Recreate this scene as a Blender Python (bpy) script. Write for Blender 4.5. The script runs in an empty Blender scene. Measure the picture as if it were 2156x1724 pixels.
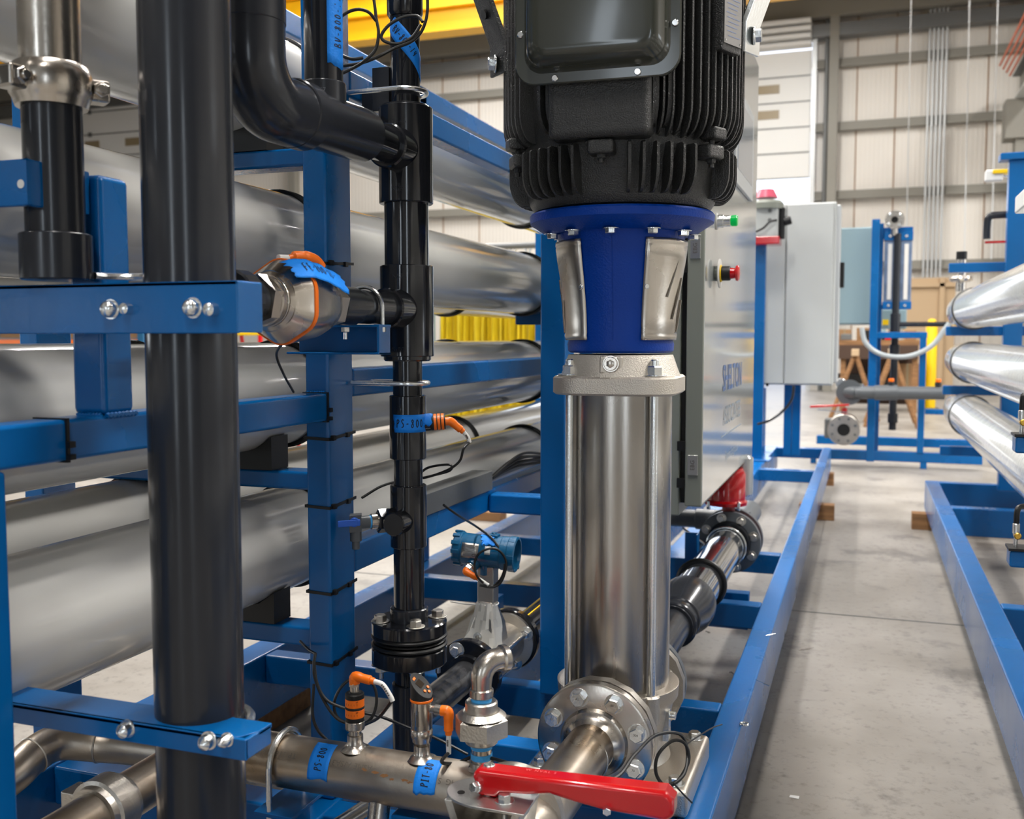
import bpy, bmesh, math, random
from mathutils import Vector, Matrix
from math import pi, sin, cos, tan, atan2, sqrt, radians as rad
random.seed(7)
S = bpy.context.scene
COL = S.collection
V = Vector

# ------------------------------------------------------------------ camera
HC = 1.18                        # lens height above the floor
F = 2100.0                       # focal length for a 2156 px wide frame
TH, PT = rad(19.51), rad(4.06)   # turned left of the skid direction, tilted down
cam_d = bpy.data.cameras.new('camera')
cam = bpy.data.objects.new('camera', cam_d)
COL.objects.link(cam)
cam.location = (0, 0, HC)
cam.rotation_euler = (pi/2 - PT, 0, TH)
cam_d.sensor_width = 36
cam_d.lens = 36*F/2156
cam_d.clip_start = .05
cam_d.clip_end = 200
cam_d.dof.use_dof = True
cam_d.dof.focus_distance = 1.9
cam_d.dof.aperture_fstop = 5.6
S.camera = cam
# ------------------------------------------------------------------ light
S.view_settings.view_transform = 'Standard'
S.view_settings.look = 'None'
S.view_settings.gamma = 1
S.view_settings.use_curve_mapping = False
S.view_settings.exposure = 0.0
w = bpy.data.worlds.new('daylight')
S.world = w
w.use_nodes = True
nt = w.node_tree
bg = nt.nodes['Background']
tcw = nt.nodes.new('ShaderNodeTexCoord')
sp = nt.nodes.new('ShaderNodeSeparateXYZ')
nt.links.new(tcw.outputs['Generated'], sp.inputs[0])
rp = nt.nodes.new('ShaderNodeValToRGB')
nt.links.new(sp.outputs['Z'], rp.inputs[0])
e = rp.color_ramp.elements
e[0].position = 0.0; e[0].color = (.50, .47, .42, 1)
e[1].position = .5; e[1].color = (.85, .97, 1.25, 1)
m_ = rp.color_ramp.elements.new(.08); m_.color = (1.25, 1.32, 1.45, 1)
nt.links.new(rp.outputs[0], bg.inputs['Color'])
bg.inputs['Strength'].default_value = 1.6

def area(name, loc, size, energy, color=(1, 1, 1), rot=(0, 0, 0)):
    l = bpy.data.lights.new(name, 'AREA')
    l.shape = 'RECTANGLE'; l.size, l.size_y = size
    l.energy = energy; l.color = color
    o = bpy.data.objects.new(name, l)
    o.location = loc; o.rotation_euler = rot
    COL.objects.link(o)
    return o
# ceiling lamps of the hall (their housings are built with the ceiling)
LAMPS = [(-7, 3), (-7, 9), (-7, 15), (-.7, .8), (-1.2, 6), (-2.6, 12), (-1.5, 18.5), (4.8, 3.5), (4.8, 9), (4.8, 15), (9.5, 6), (9.5, 19), (-9, 20), (1.2, -4.5), (-4.5, -4.5)]  # the last two, behind the viewer, are added fill for front faces
for i, (x, y) in enumerate(LAMPS):
    area('ceiling_lamp_light', (x, y, 8.3), (.5, 2.6), 330 if y > 17 else 620 if y >= 8 else 200 if y < 0 else 470, (1.0, .97, .93))
# added light panels for unseen doorways behind and beside the viewer, sized for streaks
area('added_doorway_light', (-9.5, -7.85, 2.0), (1.2, 3.6), 80, (.80, .90, 1.0), (pi/2, 0, 0))
area('added_doorway_light', (-1.5, -7.85, 2.4), (.7, 4.2), 75, (.80, .90, 1.0), (pi/2, 0, 0))  # added for a highlight on the terminal box and foreground pipe
area('added_doorway_light', (4.2, -7.85, 2.0), (.9, 3.6), 70, (.80, .90, 1.0), (pi/2, 0, 0))
area('added_doorway_light', (13.85, 5.5, 2.2), (4.0, 4.2), 260, (.80, .90, 1.0), (pi/2, 0, pi/2))
area('added_doorway_light', (-25.8, 1.5, 2.2), (5.0, 4.2), 420, (.85, .93, 1.0), (pi/2, 0, -pi/2))

# ------------------------------------------------------------------ picture geometry
fx = V((-sin(TH)*cos(PT), cos(TH)*cos(PT), -sin(PT)))
rx = V((cos(TH), sin(TH), 0))
ux = rx.cross(fx)
CO = V((0, 0, HC))
def ray(px, py): return fx + rx*((px - 1078)/F) + ux*((862 - py)/F)
def onX(px, py, X): r = ray(px, py); return CO + r*(X/r.x)
def onY(px, py, Y): r = ray(px, py); return CO + r*(Y/r.y)
def onZ(px, py, Z): r = ray(px, py); return CO + r*((Z - HC)/r.z)
def onD(px, py, d): return CO + ray(px, py)*d
def hp(px, D):
    c = (px - 1078)/F*D
    return V((c*cos(TH) - D*sin(TH), c*sin(TH) + D*cos(TH), 0))
def zat(X, Y, py):
    D = -X*sin(TH) + Y*cos(TH)
    t = (862 - py)/F
    return HC + D*(t*cos(PT) - sin(PT))/(cos(PT) + t*sin(PT))
def YonX(px, X):    # where the vertical plane through column px meets x = X
    a = TH - math.atan((px - 1078)/F)
    return -X/tan(a)
def XonY(px, Y):
    a = TH - math.atan((px - 1078)/F)
    return -Y*tan(a)

# ------------------------------------------------------------------ materials
MATS = {}
def mat(name, col, rough=.5, metal=0.0, coat=0.0, bump=0.0, bscale=60, var=0.0, vscale=3, rvar=0.0, alpha=1.0, emit=None, estr=0, trans=0.0, spec=.5, stretch=None, col2=None, aniso=0.0, ior=1.45):
    m = bpy.data.materials.new(name)
    m.use_nodes = True
    n, l = m.node_tree.nodes, m.node_tree.links
    b = n['Principled BSDF']
    b.inputs['Base Color'].default_value = (*col, 1)
    b.inputs['Roughness'].default_value = rough
    b.inputs['Metallic'].default_value = metal
    b.inputs['Coat Weight'].default_value = coat
    b.inputs['Coat Roughness'].default_value = .08
    b.inputs['Specular IOR Level'].default_value = spec
    b.inputs['Transmission Weight'].default_value = trans
    b.inputs['Alpha'].default_value = alpha
    b.inputs['IOR'].default_value = ior
    if emit:
        b.inputs['Emission Color'].default_value = (*emit, 1)
        b.inputs['Emission Strength'].default_value = estr
    if bump or var or rvar:
        tc = n.new('ShaderNodeTexCoord')
        mp = n.new('ShaderNodeMapping')
        l.new(tc.outputs['Object'], mp.inputs[0])
        if stretch: mp.inputs['Scale'].default_value = stretch
    if var or rvar:
        nz = n.new('ShaderNodeTexNoise'); nz.inputs['Scale'].default_value = vscale
        nz.inputs['Detail'].default_value = 6
        l.new(mp.outputs[0], nz.inputs[0])
    if var:
        cr = n.new('ShaderNodeValToRGB')
        c2 = col2 or tuple(c*(1 - var) for c in col)
        cr.color_ramp.elements[0].position = .35; cr.color_ramp.elements[0].color = (*c2, 1)
        cr.color_ramp.elements[1].position = .62; cr.color_ramp.elements[1].color = (*col, 1)
        l.new(nz.outputs['Fac'], cr.inputs[0]); l.new(cr.outputs[0], b.inputs['Base Color'])
    if rvar:
        mr = n.new('ShaderNodeMapRange')
        mr.inputs['To Min'].default_value = max(.02, rough - rvar); mr.inputs['To Max'].default_value = rough + rvar
        mr.inputs['From Min'].default_value = .3; mr.inputs['From Max'].default_value = .7
        l.new(nz.outputs['Fac'], mr.inputs[0]); l.new(mr.outputs[0], b.inputs['Roughness'])
    if bump:
        nb = n.new('ShaderNodeTexNoise'); nb.inputs['Scale'].default_value = bscale
        nb.inputs['Detail'].default_value = 3
        l.new(mp.outputs[0], nb.inputs[0])
        bp = n.new('ShaderNodeBump'); bp.inputs['Strength'].default_value = bump; bp.inputs['Distance'].default_value = .002
        l.new(nb.outputs['Fac'], bp.inputs['Height']); l.new(bp.outputs[0], b.inputs['Normal'])
    MATS[name] = m
    return m
M = MATS
mat('blue_steel', (.0, .118, .38), .26, coat=.0, spec=.45, bump=.12, bscale=90, var=.25, vscale=2, rvar=.08)
mat('pump_blue', (.0, .040, .30), .36, coat=.0, spec=.25, bump=.5, bscale=260)
mat('pvc', (.022, .024, .029), .2, spec=.4, bump=.03, bscale=25, rvar=.06, vscale=8)
mat('pvc_gloss', (.012, .013, .016), .12, spec=.6, rvar=.05, vscale=20)
mat('pvc_grey', (.10, .11, .12), .35)
mat('stainless', (.58, .53, .47), .27, 1, bump=.1, bscale=120, var=.2, vscale=5, rvar=.07)
mat('stainless_pipe', (.50, .445, .38), .33, 1, bump=.12, bscale=160, var=.45, vscale=7, rvar=.08, col2=(.34, .26, .18))
mat('stainless_raw', (.60, .56, .50), .36, 1, bump=.25, bscale=240, var=.2, vscale=9, rvar=.1)
mat('sleeve', (.43, .40, .365), .24, 1, bump=.05, bscale=40, rvar=.06, vscale=3, stretch=(6, 6, .6), var=.15)
mat('cast', (.66, .61, .54), .5, 1, bump=.7, bscale=420)
mat('cast_base', (.56, .52, .46), .36, 1, bump=.4, bscale=380, var=.2, vscale=6)
mat('zinc', (.80, .81, .80), .25, 1, bump=.15, bscale=200)
mat('chrome', (.88, .88, .88), .1, 1)
mat('motor_black', (.021, .021, .020), .3, bump=1.0, bscale=420, spec=.7)
mat('box_olive', (.040, .042, .033), .2, coat=.35, bump=.05, bscale=30)
mat('vessel', (.56, .55, .52), .18, coat=.6, bump=.1, bscale=5, var=.12, vscale=1.5, rvar=.06)
mat('vessel_wrap', (.62, .61, .57), .3, .0, coat=1.0, bump=.5, bscale=40, stretch=(1, 9, 1), rvar=.08, vscale=20)
mat('rubber', (.006, .006, .006), .4)
mat('cable', (.009, .009, .009), .42)
mat('tie', (.004, .004, .005), .4)
mat('orange', (.90, .17, .004), .35)
mat('label_white', (.70, .69, .66), .5)
mat('white', (.75, .75, .73), .35)
mat('tape', (.0, .22, .80), .6, bump=.4, bscale=180)
mat('ptfe', (.05, .37, .80), .5, bump=.3, bscale=300)
mat('ink', (.004, .004, .012), .6)
mat('ink_grey', (.12, .10, .08), .6)
mat('red', (.52, .003, .006), .18, coat=.6)
mat('red_dark', (.28, .004, .004), .3, coat=.3)
mat('transmitter', (.004, .09, .20), .3, coat=.4, bump=.2, bscale=200)
mat('clear_film', (.75, .74, .70), .2, alpha=.42, bump=.5, bscale=50)
mat('cabinet', (.235, .25, .215), .38, bump=.12, bscale=500)
mat('cabinet_door', (.42, .45, .45), .13, coat=.9)
mat('panel_white', (.54, .56, .55), .3, var=.08, vscale=1.5, bump=.03)
mat('panel_blue', (.24, .34, .38), .3)
mat('green', (.0, .30, .05), .15, emit=(0, .5, .08), estr=.35)
mat('yellow', (.85, .55, .0), .45)
mat('crane_yellow', (.85, .45, .0), .45, var=.1, vscale=1)
mat('black', (.004, .004, .004), .5)
mat('glass_dark', (.01, .012, .013), .05, spec=.6)
mat('screen', (.20, .28, .38), .08, coat=.8)
mat('wood', (.30, .15, .06), .7, var=.4, vscale=4, bump=.3, stretch=(1, 9, 9))
mat('cardboard', (.30, .17, .08), .8, var=.1, vscale=3)
mat('brass', (.75, .45, .08), .3, 1)
mat('grey_metal', (.16, .165, .165), .45, .4, bump=.2, bscale=80)
mat('door_white', (.74, .74, .72), .5)
mat('galv', (.55, .57, .58), .45, .6)
mat('copper', (.60, .13, .05), .4, .2)
mat('beam_grey', (.24, .23, .20), .55)
mat('decal_blue', (.04, .13, .36), .3)
mat('label_blue', (.22, .27, .42), .4, .4)
mat('hose', (.40, .44, .46), .3)
mat('yellow_cloth', (.82, .62, .02), .55, var=.35, vscale=6, stretch=(5, 5, .6))

def floor_mat():
    m = bpy.data.materials.new('concrete'); m.use_nodes = True
    n, l = m.node_tree.nodes, m.node_tree.links
    b = n['Principled BSDF']
    tc = n.new('ShaderNodeTexCoord')
    a = n.new('ShaderNodeTexNoise'); a.inputs['Scale'].default_value = 1.1; a.inputs['Detail'].default_value = 9; a.inputs['Roughness'].default_value = .62
    c = n.new('ShaderNodeTexNoise'); c.inputs['Scale'].default_value = 34; c.inputs['Detail'].default_value = 7; c.inputs['Roughness'].default_value = .7
    for t in (a, c): l.new(tc.outputs['Object'], t.inputs[0])
    r1 = n.new('ShaderNodeValToRGB')
    r1.color_ramp.elements[0].position = .33; r1.color_ramp.elements[0].color = (.20, .18, .155, 1)
    r1.color_ramp.elements[1].position = .68; r1.color_ramp.elements[1].color = (.34, .315, .285, 1)
    l.new(a.outputs['Fac'], r1.inputs[0])
    r2 = n.new('ShaderNodeValToRGB')
    r2.color_ramp.elements[0].position = .28; r2.color_ramp.elements[0].color = (.45, .45, .45, 1)
    r2.color_ramp.elements[1].position = .46; r2.color_ramp.elements[1].color = (1, 1, 1, 1)
    l.new(c.outputs['Fac'], r2.inputs[0])
    mx = n.new('ShaderNodeMix'); mx.data_type = 'RGBA'; mx.blend_type = 'MULTIPLY'; mx.inputs[0].default_value = .8
    l.new(r1.outputs[0], mx.inputs[6]); l.new(r2.outputs[0], mx.inputs[7])
    d = n.new('ShaderNodeTexNoise'); d.inputs['Scale'].default_value = 2.6; d.inputs['Detail'].default_value = 8; d.inputs['Roughness'].default_value = .7   # oil and water stains
    l.new(tc.outputs['Object'], d.inputs[0])
    r3 = n.new('ShaderNodeValToRGB')
    r3.color_ramp.elements[0].position = .36; r3.color_ramp.elements[0].color = (.42, .42, .44, 1)
    r3.color_ramp.elements[1].position = .44; r3.color_ramp.elements[1].color = (1, 1, 1, 1)
    l.new(d.outputs['Fac'], r3.inputs[0])
    my = n.new('ShaderNodeMix'); my.data_type = 'RGBA'; my.blend_type = 'MULTIPLY'; my.inputs[0].default_value = .6
    l.new(mx.outputs[2], my.inputs[6]); l.new(r3.outputs[0], my.inputs[7])
    l.new(my.outputs[2], b.inputs['Base Color'])
    mr = n.new('ShaderNodeMapRange'); mr.inputs['To Min'].default_value = .28; mr.inputs['To Max'].default_value = .6
    l.new(a.outputs['Fac'], mr.inputs[0]); l.new(mr.outputs[0], b.inputs['Roughness'])
    bp = n.new('ShaderNodeBump'); bp.inputs['Strength'].default_value = .15; bp.inputs['Distance'].default_value = .002
    l.new(c.outputs['Fac'], bp.inputs['Height']); l.new(bp.outputs[0], b.inputs['Normal'])
    MATS['concrete'] = m
floor_mat()
def ribbed(name, col, scale, depth=.02, axis='X', rough=.5, seam=None):
    m = bpy.data.materials.new(name); m.use_nodes = True
    n, l = m.node_tree.nodes, m.node_tree.links
    b = n['Principled BSDF']; b.inputs['Roughness'].default_value = rough
    b.inputs['Base Color'].default_value = (*col, 1)
    tc = n.new('ShaderNodeTexCoord')
    wv = n.new('ShaderNodeTexWave'); wv.bands_direction = axis; wv.inputs['Scale'].default_value = scale
    l.new(tc.outputs['Object'], wv.inputs[0])
    bp = n.new('ShaderNodeBump'); bp.inputs['Strength'].default_value = .6; bp.inputs['Distance'].default_value = depth
    l.new(wv.outputs['Fac'], bp.inputs['Height']); l.new(bp.outputs[0], b.inputs['Normal'])
    nz = n.new('ShaderNodeTexNoise'); nz.inputs['Scale'].default_value = .6
    l.new(tc.outputs['Object'], nz.inputs[0])
    mx = n.new('ShaderNodeMix'); mx.data_type = 'RGBA'
    mx.inputs[6].default_value = (*col, 1); mx.inputs[7].default_value = (*[c*.86 for c in col], 1)
    l.new(nz.outputs['Fac'], mx.inputs[0]); l.new(mx.outputs[2], b.inputs['Base Color'])
    MATS[name] = m
ribbed('wall_cream', (.80, .76, .70), 3.3, .008)
ribbed('roof_deck', (.17, .145, .125), 2.6, .03, 'Y')

# ------------------------------------------------------------------ mesh building
class MB:
    def __init__(s): s.v = []; s.f = []
    def add(s, vs, fs):
        o = len(s.v); s.v += [V(p) for p in vs]; s.f += [tuple(i + o for i in q) for q in fs]; return s
    def box(s, a, b):
        x0, y0, z0 = a; x1, y1, z1 = b
        return s.add([(x0, y0, z0), (x1, y0, z0), (x1, y1, z0), (x0, y1, z0), (x0, y0, z1), (x1, y0, z1), (x1, y1, z1), (x0, y1, z1)],
                     [(0, 3, 2, 1), (4, 5, 6, 7), (0, 1, 5, 4), (1, 2, 6, 5), (2, 3, 7, 6), (3, 0, 4, 7)])
    def obox(s, c, ax, ay, az):
        c, ax, ay, az = V(c), V(ax), V(ay), V(az)
        P = [c + ax*i + ay*j + az*k for k in (-1, 1) for i, j in ((-1, -1), (1, -1), (1, 1), (-1, 1))]
        return s.add(P, [(0, 3, 2, 1), (4, 5, 6, 7), (0, 1, 5, 4), (1, 2, 6, 5), (2, 3, 7, 6), (3, 0, 4, 7)])
    def lathe(s, p, axis, prof, n=40, a0=0, a1=2*pi, ref=None):
        p = V(p); ax = V(axis).normalized()
        r = V(ref) if ref is not None else (V((0, 0, 1)) if abs(ax.z) < .9 else V((1, 0, 0)))
        u = (r - ax*r.dot(ax)).normalized(); w_ = ax.cross(u)
        full = abs(a1 - a0 - 2*pi) < 1e-6
        k = n if full else n + 1
        vs = []; ids = []
        for t, R in prof:
            if R < 1e-7 and full:
                ids.append([len(vs)]*k); vs.append(p + ax*t)
            else:
                ids.append(list(range(len(vs), len(vs) + k)))
                for i in range(k):
                    a = a0 + (a1 - a0)*i/n
                    vs.append(p + ax*t + (u*cos(a) + w_*sin(a))*R)
        fs = []
        for j in range(len(prof) - 1):
            A, B = ids[j], ids[j + 1]
            for i in range(n):
                i2 = (i + 1) % k
                q = [A[i], A[i2], B[i2], B[i]]
                qq = []
                for x in q:
                    if x not in qq: qq.append(x)
                if len(qq) > 2: fs.append(tuple(qq))
        return s.add(vs, fs)
    def cyl(s, p0, p1, r, r2=None, n=32):
        p0, p1 = V(p0), V(p1); L = (p1 - p0).length; r2 = r if r2 is None else r2
        return s.lathe(p0, p1 - p0, [(0, 0), (0, r), (L, r2), (L, 0)], n)
    def pipe(s, p0, p1, ro, ri, n=32):
        p0, p1 = V(p0), V(p1); L = (p1 - p0).length
        return s.lathe(p0, p1 - p0, [(0, ri), (0, ro), (L, ro), (L, ri), (0, ri)], n)
    def rcyl(s, p0, p1, r, e=.003, n=32):
        p0, p1 = V(p0), V(p1); L = (p1 - p0).length
        return s.lathe(p0, p1 - p0, [(0, 0), (0, r - e), (e, r), (L - e, r), (L, r - e), (L, 0)], n)
    def tube(s, pts, r, n=10, closed=False):
        pts = [V(p) for p in pts]; N = len(pts)
        tg = []
        for i in range(N):
            a = pts[(i - 1) % N] if (closed or i) else pts[0]
            b = pts[(i + 1) % N] if (closed or i < N - 1) else pts[-1]
            tg.append((b - a).normalized())
        up = V((0, 0, 1)) if abs(tg[0].z) < .9 else V((1, 0, 0))
        u = (up - tg[0]*up.dot(tg[0])).normalized()
        vs = []; 
        rr = r if isinstance(r, (list, tuple)) else [r]*N
        for i in range(N):
            u = (u - tg[i]*u.dot(tg[i]))
            if u.length < 1e-6: u = tg[i].orthogonal()
            u.normalize(); w_ = tg[i].cross(u)
            for k in range(n):
                a = 2*pi*k/n
                vs.append(pts[i] + (u*cos(a) + w_*sin(a))*rr[i])
        fs = []
        for i in range(N if closed else N - 1):
            j = (i + 1) % N
            for k in range(n):
                k2 = (k + 1) % n
                fs.append((i*n + k, i*n + k2, j*n + k2, j*n + k))
        if not closed:
            fs.append(tuple(range(n))[::-1]); fs.append(tuple((N - 1)*n + k for k in range(n)))
        return s.add(vs, fs)
    def torus(s, c, axis, R, r, n=40, m=10, a0=0, a1=2*pi, ref=None):
        ax = V(axis).normalized(); rf = V(ref) if ref is not None else ax.orthogonal()
        u = (rf - ax*rf.dot(ax)).normalized(); w_ = ax.cross(u); c = V(c)
        full = abs(a1 - a0 - 2*pi) < 1e-6
        k = n if full else n + 1
        return s.tube([c + (u*cos(a0 + (a1 - a0)*i/n) + w_*sin(a0 + (a1 - a0)*i/n))*R for i in range(k)], r, m, full)
    def poly(s, pts, vec):
        pts = [V(p) for p in pts]; vec = V(vec); n = len(pts)
        return s.add(pts + [p + vec for p in pts], [tuple(range(n))[::-1], tuple(range(n, 2*n))] + [(i, (i + 1) % n, (i + 1) % n + n, i + n) for i in range(n)])
    def hexa(s, p, axis, R, h, n=6, ph=0, dome=True):
        ax = V(axis).normalized()
        u = ax.orthogonal().normalized(); w_ = ax.cross(u)
        if abs(ax.z) < .9:
            u = (V((0, 0, 1)) - ax*ax.z).normalized(); w_ = ax.cross(u)
        ref = u*cos(ph) + w_*sin(ph)
        prof = [(0, 0), (0, R), (h*.86, R), (h, R*.86), (h, 0)] if dome else [(0, 0), (0, R), (h, R), (h, 0)]
        return s.lathe(p, ax, prof, n, ref=ref)
    def bolt(s, p, axis, R, h, washer=True, ph=0, stud=0):
        ax = V(axis).normalized(); p = V(p)
        if washer: s.rcyl(p, p + ax*R*.18, R*1.5, R*.05, 24); p = p + ax*R*.18
        s.hexa(p, ax, R, h, ph=ph)
        if stud: s.rcyl(p + ax*h*.9, p + ax*(h + stud), R*.55, R*.12, 16)
        return s
    def build(s, name, m, parent=None, bevel=0, seg=2, smooth=35, solid=0, L=None):
        me = bpy.data.meshes.new(name)
        root = parent
        off = V((0, 0, 0))
        if parent is not None:
            while root.parent: root = root.parent
            off = root.location.copy()
        else:
            lo = V((min(p.x for p in s.v), min(p.y for p in s.v), min(p.z for p in s.v)))
            hi = V((max(p.x for p in s.v), max(p.y for p in s.v), max(p.z for p in s.v)))
            off = V(((lo.x + hi.x)/2, (lo.y + hi.y)/2, lo.z)) if L is None else V(L)
        me.from_pydata([p - off for p in s.v], [], s.f)
        b = bmesh.new(); b.from_mesh(me)
        bmesh.ops.remove_doubles(b, verts=b.verts, dist=1e-6)
        bmesh.ops.recalc_face_normals(b, faces=b.faces)
        b.to_mesh(me); b.free()
        me.polygons.foreach_set('use_smooth', [True]*len(me.polygons))
        if smooth < 180: me.set_sharp_from_angle(angle=rad(smooth))
        me.materials.append(M[m] if isinstance(m, str) else m)
        o = bpy.data.objects.new(name, me)
        COL.objects.link(o)
        if parent is not None: o.parent = parent
        else: o.location = off
        if solid:
            md = o.modifiers.new('Solidify', 'SOLIDIFY'); md.thickness = solid; md.offset = 0
        if bevel:
            md = o.modifiers.new('Bevel', 'BEVEL'); md.width = bevel; md.segments = seg; md.limit_method = 'ANGLE'; md.angle_limit = rad(50)
            md.harden_normals = True
        return o

def spline(pts, k=8, closed=False):
    P = [V(p) for p in pts]; n = len(P); out = []
    R = range(n if closed else n - 1)
    for i in R:
        a = P[(i - 1) % n] if (closed or i > 0) else P[0]*2 - P[1]
        b, c = P[i], P[(i + 1) % n]
        d = P[(i + 2) % n] if (closed or i + 2 < n) else P[-1]*2 - P[-2]
        for j in range(k):
            t = j/k
            out.append(.5*((2*b) + (c - a)*t + (2*a - 5*b + 4*c - d)*t*t + (3*b - a - 3*c + d)*t**3))
    if not closed: out.append(P[-1])
    return out
def arc(c, u, w_, R, a0, a1, n=12):
    c, u, w_ = V(c), V(u).normalized(), V(w_).normalized()
    return [c + (u*cos(a0 + (a1 - a0)*i/n) + w_*sin(a0 + (a1 - a0)*i/n))*R for i in range(n + 1)]
def thing(name, label, cat, loc, group=None):
    o = bpy.data.objects.new(name, None); COL.objects.link(o)
    o.location = V(loc); o.empty_display_size = .05
    o['label'] = label; o['category'] = cat
    if group: o['group'] = group
    return o
def tag(o, label, cat, group=None, kind=None):
    o['label'] = label; o['category'] = cat
    if group: o['group'] = group
    if kind: o['kind'] = kind
    return o
def struct(o): o['kind'] = 'structure'; return o
X_, Y_, Z_ = V((1, 0, 0)), V((0, 1, 0)), V((0, 0, 1))

_tc = {}
def text2d(s, size, shear=0.0, space=1.0, bold=0.0):
    key = (s, size, shear, space, bold)
    if key in _tc: return _tc[key]
    c = bpy.data.curves.new('lettering', 'FONT'); c.body = s; c.size = size; c.shear = shear
    c.space_character = space; c.offset = bold; c.resolution_u = 4
    c.align_x = 'CENTER'; c.align_y = 'CENTER'
    o = bpy.data.objects.new('lettering', c); COL.objects.link(o)
    dg = bpy.context.evaluated_depsgraph_get()
    me = bpy.data.meshes.new_from_object(o.evaluated_get(dg))
    vs = [(v.co.x, v.co.y) for v in me.vertices]; fs = [tuple(p.vertices) for p in me.polygons]
    bpy.data.objects.remove(o); bpy.data.curves.remove(c); bpy.data.meshes.remove(me)
    _tc[key] = (vs, fs)
    return vs, fs
def write(mb, s, size, fmap, u0=0, v0=0, rot=0, **k):
    vs, fs = text2d(s, size, **k)
    c, q = cos(rot), sin(rot)
    mb.add([fmap(u0 + x*c - y*q, v0 + x*q + y*c) for x, y in vs], fs)
def strokes(mb, lines, fmap, r=.0007, k=3):
    """pen strokes on a surface: lists of (u, v)"""
    for ln in lines:
        P = [V((a, b, 0)) for a, b in ln]
        vs = []; n = len(P)
        for i in range(n):
            d = (P[min(i + 1, n - 1)] - P[max(i - 1, 0)]).normalized(); nn = V((-d.y, d.x, 0))*r
            vs += [P[i] + nn, P[i] - nn]
        mb.add([fmap(p.x, p.y) for p in vs], [(2*i, 2*i + 1, 2*i + 3, 2*i + 2) for i in range(n - 1)])
HW = {  # a marker hand, glyphs on a 1 x 1.6 cell
 'P': [[(.1, 0), (.2, 1.5)], [(.1, 1.4), (.6, 1.5), (.85, 1.2), (.6, .85), (.15, .75)]],
 'S': [[(.85, 1.4), (.5, 1.55), (.2, 1.25), (.45, .9), (.75, .6), (.6, .15), (.15, .1)]],
 'F': [[(.15, 0), (.25, 1.5), (.85, 1.55)], [(.2, .8), (.7, .85)]],
 'E': [[(.8, 1.5), (.25, 1.45), (.2, .05), (.8, .1)], [(.2, .75), (.65, .8)]],
 'B': [[(.1, 0), (.2, 1.5), (.6, 1.5), (.75, 1.15), (.2, .8), (.75, .65), (.8, .2), (.1, 0)]],
 'V': [[(.1, 1.5), (.4, 0), (.9, 1.5)]],
 'I': [[(.2, 1.5), (.8, 1.5)], [(.5, 1.5), (.45, .05)], [(.15, 0), (.8, .05)]],
 'T': [[(.05, 1.45), (.95, 1.55)], [(.5, 1.5), (.45, 0)]],
 '-': [[(.15, .7), (.75, .75)]],
 '8': [[(.75, 1.3), (.45, 1.5), (.25, 1.2), (.7, .6), (.65, .15), (.3, .05), (.2, .4), (.7, 1.05), (.75, 1.3)]],
 '0': [[(.5, 1.5), (.2, 1.1), (.2, .4), (.5, .05), (.8, .4), (.8, 1.1), (.5, 1.5)]],
 '1': [[(.5, 1.5), (.45, 0)]], '4': [[(.2, 1.5), (.15, .7), (.8, .75)], [(.7, 1.4), (.65, 0)]],
 '7': [[(.15, 1.45), (.85, 1.5), (.4, 0)]], '3': [[(.2, 1.45), (.7, 1.4), (.4, .85), (.75, .5), (.5, .05), (.15, .15)]],
 'D': [[(.15, 0), (.2, 1.5), (.7, 1.2), (.8, .5), (.15, 0)]], '2': [[(.2, 1.2), (.5, 1.5), (.8, 1.2), (.2, .05), (.85, .1)]]}
def hand(mb, s, h, fmap, u0, v0, rot=0, r=.0008, track=.78):
    c, q = cos(rot), sin(rot); k = h/1.5
    W = len(s)*track*k
    for i, ch in enumerate(s):
        for ln in HW.get(ch, []):
            pts = []
            for a, b in ln:
                x = (i*track + a*.62)*k - W/2; y = (b - .75)*k
                pts.append((u0 + x*c - y*q, v0 + x*q + y*c))
            P = [p for p in spline([(a, b, 0) for a, b in pts], 3)] if len(pts) > 2 else [V((a, b, 0)) for a, b in pts]
            strokes(mb, [[(p.x, p.y) for p in P]], fmap, r)
def cylmap(p0, axis, ref, r):
    p0, ax, rf = V(p0), V(axis).normalized(), V(ref)
    rf = (rf - ax*rf.dot(ax)).normalized(); sd = ax.cross(rf)
    def f(u, v): return p0 + ax*v + (rf*cos(u/r) + sd*sin(u/r))*r
    return f
def planemap(p0, ux_, vx_):
    p0, a, b = V(p0), V(ux_).normalized(), V(vx_).normalized()
    return lambda u, v: p0 + a*u + b*v
def tape_mesh(fmap, u0, u1, v0, v1, nu=10, nv=10, torn='', amp=.003, shear=0.0):
    mb = MB(); rr = random.Random(int(abs(u0*9999 + v1*777)) + 3)
    vs = []
    jl = [rr.uniform(-amp, amp) for _ in range(max(nu, nv) + 1)]; jr = [rr.uniform(-amp, amp) for _ in range(max(nu, nv) + 1)]
    for j in range(nv + 1):
        for i in range(nu + 1):
            s, t = i/nu, j/nv
            u = u0 + (u1 - u0)*s; v = v0 + (v1 - v0)*t
            if 'l' in torn: u += jl[j]*(1 - s)
            if 'r' in torn: u += jr[j]*s
            if 'b' in torn: v += jl[i]*(1 - t)
            if 't' in torn: v += jr[i]*t
            vs.append(fmap(u, v + shear*u))
    fs = [(j*(nu + 1) + i, j*(nu + 1) + i + 1, (j + 1)*(nu + 1) + i + 1, (j + 1)*(nu + 1) + i) for j in range(nv) for i in range(nu)]
    return mb.add(vs, fs)
# ================================================================== the hall
WY = 24.0
def xw(px): return XonY(px, WY)
def zw(py, px=1824): return onY(px, py, WY).z
struct(MB().box((-26, -8, -.1), (14, WY + 3, 0)).build('floor', 'concrete'))
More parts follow.
